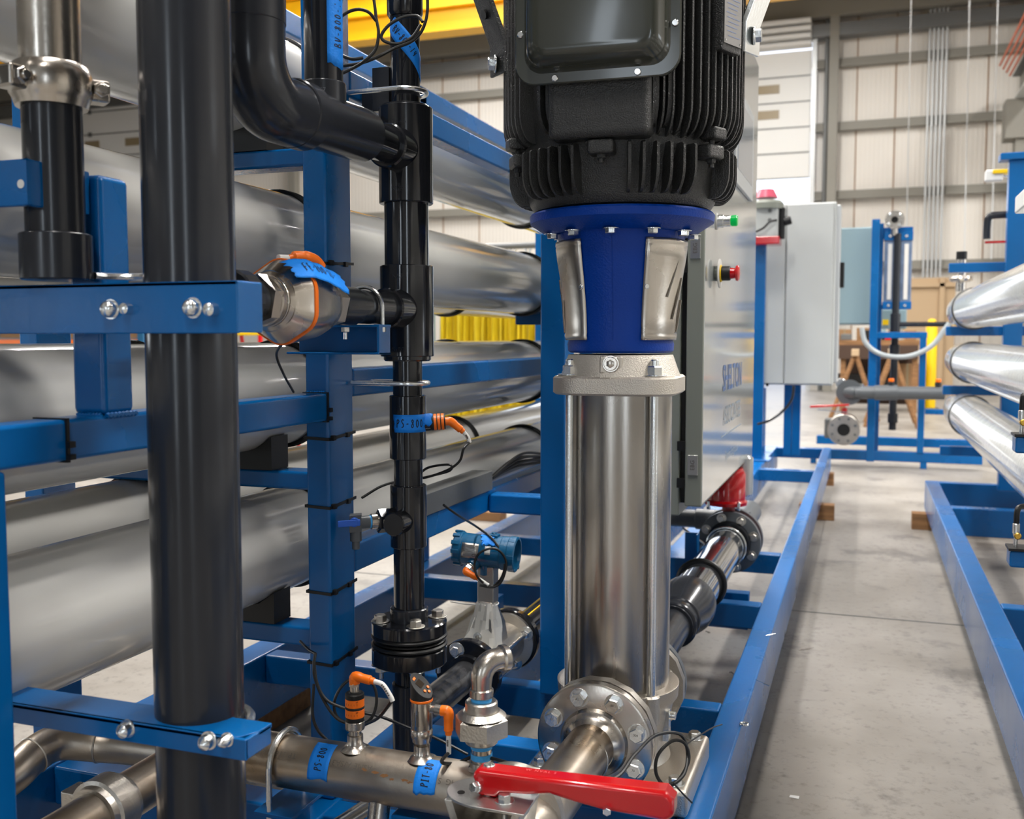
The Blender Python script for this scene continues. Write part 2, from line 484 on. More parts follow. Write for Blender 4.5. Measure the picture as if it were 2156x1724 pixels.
# saw-cut control joints in the slab
jm = MB()
for p in [onZ(1870, 1303, 0).y]:
    jm.box((-26, p - .004, .0005), (14, p + .004, .002))
jm.box((1.9, -6, .0005), (1.908, WY, .002))
struct(jm.build('trim_1', 'grey_metal'))
D1a, D1b = xw(1190), xw(1697)          # partly raised sectional door
D2a, D2b = xw(186), xw(452)
zo = zw(430) ; zod = zw(371); ztop = zw(60)
wall = MB()
def wseg(x0, x1, z0, z1): wall.box((x0, WY, z0), (x1, WY + .2, z1))
DT2 = zw(40, 290)
wseg(-26, D2a, 0, 9.6); wseg(D2a, D2b, DT2, 9.6); wseg(D2b, D1a, 0, 9.6); wseg(D1a, D1b, ztop, 9.6); wseg(D1b, 14, 0, 9.6)
struct(wall.build('wall_back', 'wall_cream'))
struct(MB().box((-26.2, -8, 0), (-26, WY, 9.6)).build('wall_left', 'wall_cream'))
struct(MB().box((14, -8, 0), (14.2, WY, 9.6)).build('wall_right', 'wall_cream'))
struct(MB().box((-26, -8.2, 0), (14, -8, 9.6)).build('wall_front', 'grey_metal'))
struct(MB().box((-26, -8, 9.0), (14, WY, 9.1)).build('ceiling', 'roof_deck'))
tn = 2
def trim(mb, m):
    global tn
    o = struct(mb.build('trim_%d' % tn, m)); tn += 1
    return o
for py in (130, 264, 409, 560):        # wall girts
    z = zw(py, 1840)
    for a, b in ((-26, D2a), (D2b, D1a), (D1b, 13.9)):
        g = MB().box((a, WY - .2, z - .09), (b, WY - .002, z + .09)).box((a, WY - .22, z - .1), (b, WY - .18, z - .02))
        trim(g, 'beam_grey')
trim(MB().box((-26, WY - .45, zw(62, 1840) - .18), (14, WY - .1, zw(62, 1840) + .1)), 'grey_metal')
trim(MB().box((-26, WY - .6, zw(40, 1840)), (14, WY - .3, zw(40, 1840) + .45)), 'beam_grey')
for px in (1743, 2140, 640, 20):      # frame columns
    x = xw(px)
    trim(MB().box((x - .1, WY - .5, 0), (x + .1, WY - .25, 8.9)).box((x - .02, WY - .3, 0), (x + .02, WY - .22, 8.9)), 'beam_grey')
for i, px in enumerate((1790, 1870, 1965, 2060, 1010, 935)):   # panel joints
    trim(MB().box((xw(px) - .012, WY - .01, 0), (xw(px) + .012, WY - .001, 8.8)), 'cardboard')
trim(MB().tube([(xw(1728), WY - .3, zw(30)), (xw(1728), WY - .3, 0)], .05, 12), 'grey_metal')
for i in range(5):                     # conduit bundle
    x = xw(1936) + i*.085
    trim(MB().tube([(x, WY - .28, 8.7), (x, WY - .28, zw(640))], .026, 8), 'galv')
# roof joists
for y in (14, 18, 22):
    j = MB().box((-26, y - .05, 8.85), (14, y + .05, 8.95)).box((-26, y - .05, 8.3), (14, y + .05, 8.38))
    for k in range(52):
        x = -25.5 + k*.76
        j.tube([(x, y, 8.35), (x + .38, y, 8.88), (x + .76, y, 8.35)], .02, 5)
    trim(j, 'beam_grey')
# sectional doors
def section_door(name, x0, x1, z0, z1, npan, wins, label=None, y=WY - .25):
    r = bpy.data.objects.new(name, None); COL.objects.link(r); r.location = ((x0 + x1)/2, y, z0); struct(r)
    h = (z1 - z0)/npan
    for i in range(npan):
        p = MB().box((x0, y - .03, z0 + i*h + .012), (x1, y + .03, z0 + (i + 1)*h - .012))
        p.build('door_panel', 'door_white', r, bevel=.01)
        q = MB().box((x0, y - .045, z0 + i*h - .012), (x1, y - .02, z0 + i*h + .012))
        q.build('panel_seam', 'grey_metal', r)
        k = 0
        while x0 + .6 + k*1.9 < x1:
            hx = x0 + .6 + k*1.9
            MB().box((hx - .05, y - .08, z0 + i*h - .06), (hx + .05, y - .03, z0 + i*h + .06)).build('hinge', 'grey_metal', r); k += 1
        if i in wins:
            k = 0
            while x1 - .72 - k*1.45 > x0 + .5:
                wx = x1 - .95 - k*1.45
                MB().box((wx - .26, y - .05, z0 + (i + .38)*h), (wx + .26, y - .03, z0 + (i + .72)*h)).build('door_window', 'brass_glass', r); k += 1
    for sx in (x0 - .06, x1 + .06):
        MB().box((sx - .05, y - .1, 0), (sx + .05, y + .02, z1 + .4)).build('door_track', 'galv', r)
    return r
mat('brass_glass', (.28, .22, .13), .3)
n1 = 8
d1 = section_door('door_1', D1a, D1b, zod, zw(100), 5, (2, 3))
for k in range(4):                    # top sections bunched under the header
    z = zw(97 - k*13)
    MB().box((D1a, WY - .6 - .1*k, z), (D1b, WY - .25, z + .09)).build('header_slat', 'door_white', d1, bevel=.02)
d2 = section_door('door_2', D2a, D2b, .02, DT2, 16, (9, 10))
# ground and light outside the raised door
gm = MB().box((D1a - 3, WY + 3, -.12), (D1b + 4, WY + 30, -.02)); trim(gm, 'concrete')
area('daylight_through_door', ((D1a + D1b)/2, WY + .5, zo/2 + .4), (abs(D1b - D1a), 3.8), 60, (.85, .93, 1.0), (pi/2, 0, pi))

# ceiling lamp housings, also over the two added fill lamps
for i, (x, y) in enumerate(LAMPS):
    t = thing('ceiling_lamp', 'long strip lamp hanging from the roof joists high over the hall', 'lamp', (x, y, 8.32), 'strip lamps under the roof')
    MB().box((x - .27, y - 1.32, 8.32), (x + .27, y + 1.32, 8.42)).build('lamp_housing', 'door_white', t)
    for s in (-1, 1):
        MB().tube([(x, y + s*1.1, 8.42), (x, y + s*1.1, 9.0)], .006, 6).build('hanger_rod', 'galv', t)

# yellow crane girder
cy = 15.0
cz0, cz1 = onY(900, 76, cy).z, onY(900, -30, cy).z
t = thing('overhead_crane', 'yellow overhead crane girder spanning the hall under the roof', 'crane', (-9, cy, cz0))
MB().box((-25.9, cy - .18, cz0), (2.3, cy + .18, cz0 + .03)).build('lower_flange', 'crane_yellow', t)
MB().box((-25.9, cy - .1, cz0 + .03), (2.3, cy + .1, cz1)).build('girder_web', 'crane_yellow', t)
MB().box((-25.9, cy - .2, cz0 + .36), (2.3, cy - .1, cz0 + .42)).build('stiffener', 'crane_yellow', t)
MB().box((-25.9, cy - .2, cz1), (2.3, cy + .2, cz1 + .03)).build('upper_flange', 'crane_yellow', t)

# crane runway on the right, with conductor bars
rx0 = 2.66; RZ = 5.92 - 6.36
t = thing('crane_runway', 'grey crane runway beam running overhead toward the back wall', 'beam', (rx0 + .1, 14, 6.3))
MB().box((rx0, 4, RZ + 6.36), (rx0 + .3, WY - 1.2, RZ + 6.39)).build('lower_flange', 'panel_white', t)  # whitish colour stands for the lit face of the grey beam
MB().box((rx0 + .14, 4, RZ + 6.39), (rx0 + .17, WY - 1.2, RZ + 6.9)).build('beam_web', 'beam_grey', t)
MB().box((rx0, 4, RZ + 6.9), (rx0 + .3, WY - 1.2, RZ + 6.93)).build('upper_flange', 'grey_metal', t)
MB().box((rx0 + .05, WY - 1.6, 0), (rx0 + .4, WY - 1.2, RZ + 6.36)).build('runway_column', 'beam_grey', t)
MB().box((rx0 - .15, WY - 1.7, RZ + 5.6), (rx0 + .5, WY - 1.1, RZ + 6.36)).build('column_bracket', 'beam_grey', t)
for k in range(4):
    xk = 2.50 - k*.06; zk = 6.26 + k*.07
    o = MB().tube([(xk, 4, zk), (xk, WY - 2.2, zk)], .02, 8).build('conductor_bar', 'copper')
    tag(o, ['orange conductor bar nearest the grey runway beam', 'second orange conductor bar from the grey runway beam', 'third orange conductor bar from the grey runway beam', 'outermost orange conductor bar, farthest from the runway beam'][k], 'conductor rail', 'orange conductor bars beside the crane runway')

# hanging drop cables
for px, ptop, pbot, lb in ((1915, 55, 480, 'thin grey drop cable hanging left of the conduit bundle on the back wall'), (2036, 60, 560, 'thin grey drop cable hanging right of the conduit bundle'), (2093, 170, 545, 'thin grey drop cable hanging nearest the crane runway column')):
    a = onY(px, ptop, 18); b = onY(px - 6, pbot, 18); a.z = 8.99
    tag(MB().tube([a, (a + b)/2, b], .008, 6).build('drop_cable', 'galv'), lb, 'cable', 'drop cables in front of the back wall')
# electrical panel, timber boarded corner, bollard
a = onY(1923, 622, WY - .4); b = onY(1975, 682, WY - .4)
t = thing('electrical_panel', 'grey electrical panel with vent slots under the conduit bundle', 'panel', ((a.x + b.x)/2, WY - .3, b.z))
MB().box((a.x, WY - .45, b.z), (b.x, WY - .21, a.z)).build('panel_box', 'panel_blue', t, bevel=.01)
for k in range(3): MB().box((a.x + .12, WY - .47, a.z - .12 - k*.07), (b.x - .12, WY - .45, a.z - .09 - k*.07)).build('vent_slot', 'black', t)
MB().box(((a.x + b.x)/2 - .12, WY - .47, b.z + .2), ((a.x + b.x)/2 + .12, WY - .45, b.z + .42)).build('warning_label', 'label_white', t)
a = onY(1905, 585, 23.2); b = onY(2010, 700, 23.2)
tag(MB().box((a.x, 23.3, 0), (b.x, 23.55, a.z)).box((a.x - .05, 23.22, a.z - .2), (b.x, 23.3, a.z - .12)).box((a.x + .7, 23.22, 0), (a.x + .8, 23.3, a.z)).build('timber_partition', 'wood_light'), 'light timber board partition standing low against the back wall', 'partition') if mat('wood_light', (.50, .36, .22), .7) else None
p = onZ(1959, 850, 0); p = V((p.x, 18, 0)); p.x = XonY(1959, 18)
t = thing('bollard', 'yellow safety bollard standing before the electrical panel', 'bollard', p)
zt = zat(p.x, 18, 672)
MB().lathe(p, Z_, [(0, .09), (zt - .08, .09), (zt, .05), (zt + .01, 0)], 20).build('post', 'yellow', t)
MB().cyl(p, p + Z_*.03, .14).build('base_plate', 'grey_metal', t)
# clutter on the floor near the back wall
def carton(px, py0, py1, y, wpx, lb, m='cardboard', depth=.35, z=None):
    a = onY(px, py1, y); b = onY(px + wpx, py0, y)
    z0 = max(0, a.z) if z is None else z
    t = thing('cardboard_box', lb, 'box', ((a.x + b.x)/2, y + depth/2, z0), 'boxes stacked near the back wall')
    MB().box((a.x, y, z0), (b.x, y + depth, b.z)).build('carton', m, t, bevel=.005)
    MB().box((a.x + (b.x - a.x)*.45, y - .002, z0 + .01), (a.x + (b.x - a.x)*.55, y + depth, b.z + .002)).build('packing_tape', 'label_white' if m != 'cardboard' else 'brass_glass', t)
    return t
carton(1884, 766, 830, 17.5, 52, 'brown cardboard box with a white label behind the blue far frame', depth=.5)
yb = 17.0
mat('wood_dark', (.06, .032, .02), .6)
t = thing('workbench', 'dark loaded workbench standing before the back wall', 'bench', (XonY(1800, yb), yb + .4, 0))
bx0, bx1 = XonY(1762, yb), XonY(1935, yb); bz = zat(XonY(1810, yb), yb, 716)
MB().box((bx0, yb, bz - .08), (bx1, yb + .8, bz)).build('bench_top', 'wood', t)
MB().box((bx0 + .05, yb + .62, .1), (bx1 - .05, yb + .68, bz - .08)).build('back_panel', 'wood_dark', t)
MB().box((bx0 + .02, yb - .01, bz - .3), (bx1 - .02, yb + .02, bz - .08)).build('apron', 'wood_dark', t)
MB().box((bx0 + .1, yb + .3, .25), (bx1 - .1, yb + .75, .30)).build('shelf', 'wood', t)
for x in (bx0 + .05, bx1 - .1):
    for y in (yb + .05, yb + .7): MB().box((x, y, 0), (x + .08, y + .08, bz - .08)).build('leg', 'wood', t)
carton(1765, 693, 716, yb + .2, 26, 'small light carton at the left end of the workbench', z=bz)
carton(1803, 690, 716, yb + .25, 30, 'small carton with green tape on the workbench', z=bz)
for k, (px, w_, h_, mm, lb) in enumerate(((1800, .5, .3, 'black', 'black storage bin under the workbench, left one'), (1845, .45, .22, 'rubber', 'black storage bin under the workbench, right one'))):
    x = XonY(px, yb)
    tag(MB().poly([(x - w_/2, yb + .35, .30), (x + w_/2, yb + .35, .30), (x + w_/2 + .05, yb + .33, .30 + h_), (x - w_/2 - .05, yb + .33, .30 + h_)], (0, .4, 0)).build('storage_bin', mm), lb, 'bin', 'bins under the workbench')
for k, px in enumerate((1779, 1832, 1850, 1868, 1915)):
    x = XonY(px, yb)
    tag(MB().box((x - .08 - .03*(k % 2), yb + .1, bz), (x + .09, yb + .4, bz + .1 + .06*(k % 3))).build('tool_case', ('grey_metal', 'black', 'panel_blue', 'red', 'cardboard')[k], bevel=.01), ['grey tool case on the workbench', 'black tool case on the workbench', 'blue grey tool case on the workbench', 'red tool case on the workbench', 'brown case at the right end of the workbench'][k], 'case', 'cases on the workbench')
# sawhorse with crossing legs, left of the bench
y = 15.5
for k, (pa, pb, pc, lb) in enumerate(((1762, 1800, 1812, 'wooden sawhorse standing before the workbench, left one'), (1850, 1878, 1890, 'wooden sawhorse standing before the workbench, right one'))):
    y = 15.5 - .95*k
    xa, xb, xc = XonY(pa, y), XonY(pb, y), XonY(pc, y)
    hz = zat(xb, y, 735)
    t = thing('sawhorse', lb, 'sawhorse', (xb, y, 0), 'sawhorses near the back wall')
    MB().box((xb - .05, y - .45, hz - .09), (xb + .05, y + .45, hz)).build('beam', 'wood_light', t)
    for s in (-1, 1):
        for yy in (-.38, .38):
            MB().tube([(xb, y + yy, hz - .06), (xb + s*.33, y + yy*1.1, 0)], .03, 6).build('leg', 'wood', t)
# left background: orange pallet rack with boxes, step ladder, yellow draped goods
y = 12.0
x0, x1 = XonY(-40, y), XonY(302, y)
z = zat(XonY(150, y), y, 722)
t = thing('pallet_rack', 'orange beamed storage rack seen between the left vessels', 'rack', ((x0 + x1)/2, y + .5, 0))
for zz in (.5, z, z + 1.3):
    for yy in (y, y + 1.0): MB().box((x0, yy - .03, zz - .05), (x1, yy + .03, zz + .05)).build('shelf_beam', 'orange', t)
    MB().box((x0, y, zz + .05), (x1, y + 1, zz + .08)).build('deck', 'grey_metal', t)
for x in (x0, x1):
    for yy in (y, y + 1.0): MB().box((x - .05, yy - .05, 0), (x + .05, yy + .05, 3.2)).build('upright', 'transmitter', t)
for k, (px, w_, h_) in enumerate(((40, .9, .28), (130, .8, .2), (255, .6, .3))):
    x = XonY(px, y)
    tag(MB().box((x - w_/2, y + .1, z + .08), (x + w_/2, y + .8, z + .08 + h_)).build('cardboard_box', 'cardboard'), ['brown carton on the orange rack, farthest left', 'low brown carton in the middle of the orange rack', 'brown carton at the right end of the orange rack'][k], 'box', 'cartons on the orange rack')
y = 9.0
xl = XonY(527, y)
t = thing('step_ladder', 'red and yellow fibreglass step ladder behind the left vessels', 'ladder', (xl, y, 0))
zt = zat(xl, y, 698)
MB().box((xl - .24, y - .12, zt - .04), (xl + .24, y + .14, zt)).build('top_cap', 'yellow', t, bevel=.01)
for s in (-1, 1):
    MB().tube([(xl + s*.2, y - .1, zt - .04), (xl + s*.33, y - .35, 0)], .028, 6).build('rail', 'red', t)
    MB().tube([(xl + s*.17, y + .1, zt - .04), (xl + s*.27, y + .5, 0)], .024, 6).build('rear_rail', 'red', t)
for k in range(3):
    q = (k + 1)*.27; zz = (zt - .04) - q; f = q/(zt - .04)
    MB().box((xl - .2 - .13*f, y - .16 - .25*f, zz - .015), (xl + .2 + .13*f, y - .06 - .25*f, zz + .015)).build('tread', 'yellow', t)
# yellow sheeted stack between vessels
y = 9.0
xa, xb = XonY(926, y), XonY(1148, y)
z1 = zat(xb, y, 470)
m_ = MB(); n = 60; vs = []
for j in range(9):
    for i in range(n + 1):
        zz = .05 + (z1 - .4)*j/8
        vs.append(V((xa + (xb - xa)*i/n, y + .05*sin(i*1.9) + .03*sin(i*.7 + j*.3) - .05*(8 - j)/8, zz)))
m_.add(vs, [(j*(n + 1) + i, j*(n + 1) + i + 1, (j + 1)*(n + 1) + i + 1, (j + 1)*(n + 1) + i) for j in range(8) for i in range(n)])
t = thing('welding_curtain', 'yellow pleated welding curtain hanging on a rail behind the left vessels', 'curtain', ((xa + xb)/2, y, 0))
m_.build('curtain_sheet', 'yellow_cloth', t, solid=.004)
rl = MB().tube([(xa - .3, y, z1 - .2), (xb + .1, y, z1 - .2)], .03, 10)
rl.build('rail', 'grey_metal', t)
for x in (xa - .1, xb): MB().box((x - .04, y - .04, 0), (x + .04, y + .04, z1 - .15)).build('post', 'panel_blue', t)
for k in range(7):
    x = xa + .1 + k*(xb - xa - .2)/6
    MB().torus((x, y, z1 - .27), (0, 1, 0), .06, .008, 16, 6).build('hook_ring', 'zinc', t)
# ================================================================== main blue skid with the vessel rack
HB = .28                        # top of the skid rails
BV = .006
def steel(a, b, name, parent, m='blue_steel', bevel=BV):
    return MB().box([min(p, q) for p, q in zip(a, b)], [max(p, q) for p, q in zip(a, b)]).build(name, m, parent, bevel=bevel)
skid = thing('skid_frame', 'long blue welded steel skid carrying the pump and the vessel rack', 'frame', (-1, 4, .09))
yfar = onZ(1755, 943, HB).y
steel((-.316, .2, .10), (-.253, yfar, HB), 'long_rail', skid)
steel((-.78, 4.05, .10), (-.68, yfar, HB), 'long_rail', skid)
steel((-1.03, .9, .10), (-.95, yfar, HB), 'long_rail', skid)
yl = onZ(224, 1597, HB).y
steel((-1.69, .9, .10), (-1.60, yfar, HB), 'long_rail', skid)
def cross(y, xa, xb, wd=.06, zt=HB - .002, zb=.195): steel((xa, y - wd/2, zb), (xb, y + wd/2, zt), 'cross_member', skid)
cross(yfar - .05, -1.74, -.316, .08)
for px, py in ((1665, 988), (1640, 1165), (1600, 1270), (1530, 1487)):
    y = onZ(px, py, HB).y
    cross(y, -1.60, -.316)
ycr = onZ(1020, 1548, HB).y
cross(ycr, -.95, -.60)
cross(yl - .03, -1.60, -.2, .07)
# pump bearers under the base plate
PC = hp(1306, 2.0); PX, PY = PC.x, PC.y
for dy in (-.115, .115):
    steel((-.60, PY + dy - .025, .17), (-.316, PY + dy + .025, HB - .004), 'pump_bearer', skid)
steel((-.66, yl, .13), (-.60, 2.55, HB - .003), 'pump_bearer', skid)
ydiag = onZ(1100, 1500, HB).y
# welded post and rack frame
P1y0 = YonX(690, -.96)
rack = thing('vessel_rack', 'tall blue tube steel rack holding the grey vessels beside the pump', 'rack', (-1.0, P1y0, HB))
steel((-1.01, P1y0, HB), (-.96, P1y0 + .1, 2.4), 'post', rack)
LPy0 = YonX(220, -.96)
zb = lambda X, px, py: onX(px, py, X).z
bt, bb = zb(-.96, 310, 866), zb(-.96, 310, 945)
steel((-1.01, .2, bb), (-.96, P1y0, bt), 'rack_beam', rack)                    # beam toward the viewer
lt = onX(262, 377, -.96).z
steel((XonY(150, LPy0), LPy0, bt), (-.96, YonX(283, -.96), lt), 'stub_post', rack, bevel=.009)
# right of the post
P2 = hp(1171, 2.49)
mt, mb_ = zb(-.96, 756, 775), zb(-.96, 756, 834)
yend = 5.4
steel((-1.01, P1y0 + .1, mb_), (-.96, yend, mt), 'rack_beam', rack)
lt2, lb2 = zb(-.96, 908, 1080), zb(-.96, 761, 1200)
steel((-1.01, P1y0 + .1, lb2), (-.96, yend, lt2), 'rack_beam', rack)
ut, ub = zb(-.96, 745, 150), zb(-.96, 752, 212)
steel((-1.01, P1y0 + .1, ub), (-.96, yend, ut), 'rack_beam', rack)
bt1, bb1 = zb(-1.66, 742, 97), zb(-1.66, 745, 143)
steel((-1.71, .2, bb1), (-1.66, yend, bt1), 'rack_beam', rack)
CRT = []
for px, py0, py1 in ((560, 322, 360), (560, 985, 1022), (590, 1305, 1345)):     # cradle cross beams at the post
    a, b = onY(px, py0, P1y0 + .05).z, onY(px, py1, P1y0 + .05).z
    CRT.append(a)
    steel((-1.70, P1y0 + .02, b), (-1.01, P1y0 + .08, a), 'cradle_beam', rack)
for y in (3.6, 5.2):                                                             # further frames
    steel((-1.01, y, HB), (-.96, y + .08, ub), 'post', rack)
    steel((-1.71, y, HB), (-1.66, y + .08, bt1), 'post', rack)
    for z in (HC - .565,): steel((-1.66, y + .01, z - .03), (-1.01, y + .07, z + .02), 'cradle_beam', rack)
steel((-1.71, P1y0, HB), (-1.66, P1y0 + .1, 2.2), 'post', rack)
y = YonX(1027, -.96)
zt_, zb__ = onX(1035, 1037, -.96).z, onX(1035, 1076, -.96).z
steel((-.96, y, zb__), (P2.x - .03, y + .06, zt_), 'tie_beam', rack)
zt2 = zat(P2.x, P2.y, 492)
steel((P2.x - .033, P2.y - .03, HB), (P2.x + .033, P2.y + .05, zt2), 'post', rack)
steel((-1.02, 3.62, onY(1130, 520, 3.6).z - .03), (-.745, 3.67, onY(1130, 520, 3.6).z + .02), 'tie_beam', rack)
z5 = onY(1140, 668, 3.6).z
steel((-1.25, 3.56, z5 - .028), (-.96, 3.6, z5 + .02), 'cradle_beam', rack)
# weld beads on the rack
for (a, b) in (((-1.005, LPy0 - .002, bt), (-.965, LPy0 - .002, bt)), ((-.958, LPy0, bt), (-.958, YonX(283, -.96), bt)), ((-1.005, P1y0 - .002, bt), (-.965, P1y0 - .002, bt))):
    a, b = V(a), V(b); pts = [a + (b - a)*i/24 + V((0, 0, .0015*sin(i*2.1))) for i in range(25)]
    MB().tube(pts, .0035, 6).build('weld_bead', 'blue_steel', rack)

# grey vessels
def vessel(X, z, r, y0, y1, label, mat_='vessel', group='grey pressure vessels in the left rack', name='pressure_vessel'):
    t = thing(name, label, 'vessel', (X, (y0 + y1)/2, z - r), group)
    MB().lathe((X, y0, z), (0, 1, 0), [(0, 0), (0, r*.7), (.03, r*.9), (.07, r), (y1 - y0 - .07, r), (y1 - y0 - .03, r*.9), (y1 - y0, r*.7), (y1 - y0, 0)], 64).build('shell', mat_, t, smooth=60)
    return t
VX = -1.185
VR = [(VX, HC + .513, 'topmost grey vessel of the left rack, beneath the upper blue beam'),
      (VX, HC + .198, 'second grey vessel from the top, passing behind the blue post at eye level'),
      (VX, HC - .118, 'third grey vessel from the top, crossed by the middle blue beam'),
      (VX, HC - .43, 'lowest front grey vessel of the left rack, nearest the floor'),
      (VX - .30, HC + .198, 'rear grey vessel hidden behind the second one from the top'),
      (VX - .30, HC - .118, 'rear grey vessel showing just above the third front vessel'),
      (VX - .28, HC - .405, 'rear grey vessel seen above the lowest front vessel')]
yband = YonX(588, VX)
for i, (X, z, lb) in enumerate(VR):
    t = vessel(X, z, .109, .15, 5.6, lb)
    ys = [yband + (.04 if i == 3 else 0), 3.45]
    if i >= 4: ys = [yband - .12, 3.45]
    for q, y in enumerate(ys):
        s = MB()
        for k in range(3): s.torus((X, y + k*.011 - .01, z), (0, 1, 0), .1125, .0042, 56, 8)
        tag(s.build('band_cable', 'cable'), 'black cable bundle wrapped round the %s%s' % (['topmost vessel', 'second vessel', 'third vessel', 'lowest front vessel', 'rear second vessel', 'rear third vessel', 'rear lowest vessel'][i], [' close to the blue post', ', the far one'][q]), 'cable', 'black cables wrapped round the vessels')
    # rubber saddle on the cradle
    if i in (0, 2, 3):
        for y in (P1y0 + .05,):
            zc = z - .109; zb0_ = CRT[(0, 0, 1, 2)[i]]
            tag(MB().poly([(X - .085, y - .03, zb0_), (X + .085, y - .03, zb0_), (X + .085, y - .03, zc + .034), (X + .05, y - .03, zc + .0095), (X, y - .03, zc - .0015), (X - .05, y - .03, zc + .0095), (X - .085, y - .03, zc + .034)], (0, .06, 0)).build('rubber_saddle', 'rubber'), 'black rubber saddle under the %s at the blue post' % ['topmost vessel', '', 'third vessel', 'lowest front vessel'][i], 'saddle', 'rubber saddles under the vessels')

# grey cable tray block lying on the lower rack beam
a = onX(905, 1052, -.95); b = onX(1036, 992, -.95)
ty0, ty1 = YonX(880, -.95), YonX(1037, -.95)
zt = onX(1037, 991, -.95).z
t = thing('cable_channel', 'grey metal cable channel lying on the lower blue beam', 'channel', (-.98, (ty0 + ty1)/2, lt2))
MB().box((-1.01, ty0, lt2 + .001), (-.95, ty1, zt + .0)).build('channel_body', 'grey_metal', t, bevel=.002)
# loose black cables bundled beyond it
for k in range(6):
    z0 = lt2 + .012 + .004*k
    pts = [(-.985 + .006*k, ty1 + .01, z0), (-.975 + .005*k, ty1 + .25, z0 + .02 + .01*(k % 3)), (-.96, ty1 + .6, z0 + .0), (-.95 + .004*k, ty1 + .9, z0 - .004)]
    tag(MB().tube(spline(pts, 8), .004, 8).build('loose_cable', 'cable'), 'black cable of the loose bundle past the grey channel', 'cable', 'loose black cables on the lower blue beam')

# wood blocks beneath the skid
def block(c, s, lb):
    tag(MB().box((c[0] - s[0]/2, c[1] - s[1]/2, 0), (c[0] + s[0]/2, c[1] + s[1]/2, s[2])).build('wood_block', 'wood', bevel=.003), lb, 'block', 'timber blocks under the skids')
pb = onZ(1745, 1096, 0)
block((-.28, pb.y + .05, 0), (.22, .10, .10), 'timber block under the aisle side rail of the main skid')
block((-.28, yfar - .2, 0), (.12, .10, .10), 'timber block under the far end of the main skid rail')
block((-.28, 1.1, 0), (.14, .10, .10), 'timber block under the near end of the main skid rail')
block((-.99, 1.6, 0), (.10, .30, .10), 'timber block under the inner skid rail by the blue post')
block((-1.7, 2.6, 0), (.08, .3, .10), 'timber block under the outer left skid rail')
block((-.99, 5.0, 0), (.10, .30, .10), 'timber block under the inner skid rail behind the pump')
block((-.75, 6.0, 0), (.10, .30, .10), 'timber block under the far middle rail')
block((-1.7, 6.6, 0), (.08, .3, .10), 'timber block under the far end of the outer left rail')
# timber lying on the floor left of the skid
p = onZ(1000, 1092, 0)
block((p.x - .3, p.y, 0), (1.0, .12, .06), 'flat timber bearer lying on the floor behind the lower beam')

# flat washer left on the rail
p = onZ(1567, 1526, HB)
tag(MB().torus(p + V((0, 0, .0025)), Z_, .0085, .0026, 28, 8).build('spring_washer', 'zinc'), 'loose steel spring washer lying on the aisle side rail', 'washer')
for i, (px, py, lb) in enumerate(((1672, 1678, 'scrap of white paper on the aisle floor'),)):
    p = onZ(px, py, 0)
    tag(MB().poly([p + V((-.012, -.006, .0006)), p + V((.012, -.008, .0006)), p + V((.013, .005, .002)), p + V((-.01, .007, .001))], (0, 0, .0006)).build('paper_scrap', 'label_white'), lb, 'paper')
for i, (px, py, zz) in enumerate(((1617, 1337, HB), (1608, 1440, HB), (1697, 1367, 0), (1545, 1418, 0), (1500, 1330, 0))):
    p = onZ(px, py, zz); rr = random.Random(i)
    pts = [p + V((rr.uniform(-.03, .03), rr.uniform(-.03, .03), .002)) for _ in range(3)]
    tag(MB().tube(spline(pts, 5), .0012, 6).build('swarf_curl', 'zinc' if i < 3 else 'rubber'), ['pale curl of plastic swarf on the aisle side rail, the farther one', 'pale chip of swarf on the aisle side rail, the nearer one', 'pale swarf curl on the aisle floor by the rail', 'dark swarf curl on the floor beside the pump', 'dark swarf curl on the floor under the black reducer'][i], 'swarf')

# ================================================================== right hand skid and its wrapped vessels
sk2 = thing('skid_frame', 'blue skid across the aisle carrying the silver wrapped vessels', 'frame', (1, 4, .09))
xa, xb = .3735, .453
ye = onZ(1948, 1011, HB).y
steel((xa, .3, .10), (xb, ye, HB), 'long_rail', sk2)
steel((1.9, .3, .10), (1.98, ye, HB), 'long_rail', sk2)
for yy, wd in ((ye - .03, .07), (onZ(2050, 1068, HB).y, .09), (onZ(2150, 1068, HB).y - 2.2, .07)):
    steel((xb, yy - wd/2, .13), (1.9, yy + wd/2, HB - .002), 'cross_member', sk2)
yc2 = onZ(2050, 1068, HB).y
pp = XonY(2110, ye - .1)
block((xa + .0, onZ(1948, 1113, 0).y, 0), (.16, .10, .10), 'timber block showing under the aisle rail of the right skid')
block((1.1, ye - .25, 0), (1.2, .14, .12), 'brown timber bearer under the far end of the right skid')
block((.41, 1.2, 0), (.08, .3, .10), 'timber block under the near end of the right skid')
block((1.94, 3, 0), (.08, .3, .10), 'timber block under the outer rail of the right skid')
rk2 = thing('vessel_rack', 'blue steel rack standing on the right skid with crossarms', 'rack', (pp, ye, HB))
yr = ye - .3
xr = XonY(2128, yr)
steel((xr - .05, yr - .04, HB), (xr + .05, yr + .04, zat(xr, yr, 338)), 'post', rk2)
steel((1.3, yr - .04, HB), (1.4, yr + .04, zat(xr, yr, 338)), 'post', rk2)
for py, px0, dy in ((563, 1992, 0), (697, 1990, 0), (822, 1987, 0), (950, 1985, 0)):
    x0 = XonY(px0, yr); z = zat(x0, yr, py)
    steel((x0, yr + .04, z - .028), (1.4, yr + .09, z + .028), 'crossarm', rk2)
zc = zat(xr, yr, 338)
steel((xr - .10, yr - .06, zc), (xr + .6, yr + .06, zc + .04), 'cap_plate', rk2)
steel((.44, 1.0, HC + .40), (.48, 3.6, HC + .455), 'rack_beam', rk2, 'door_white')
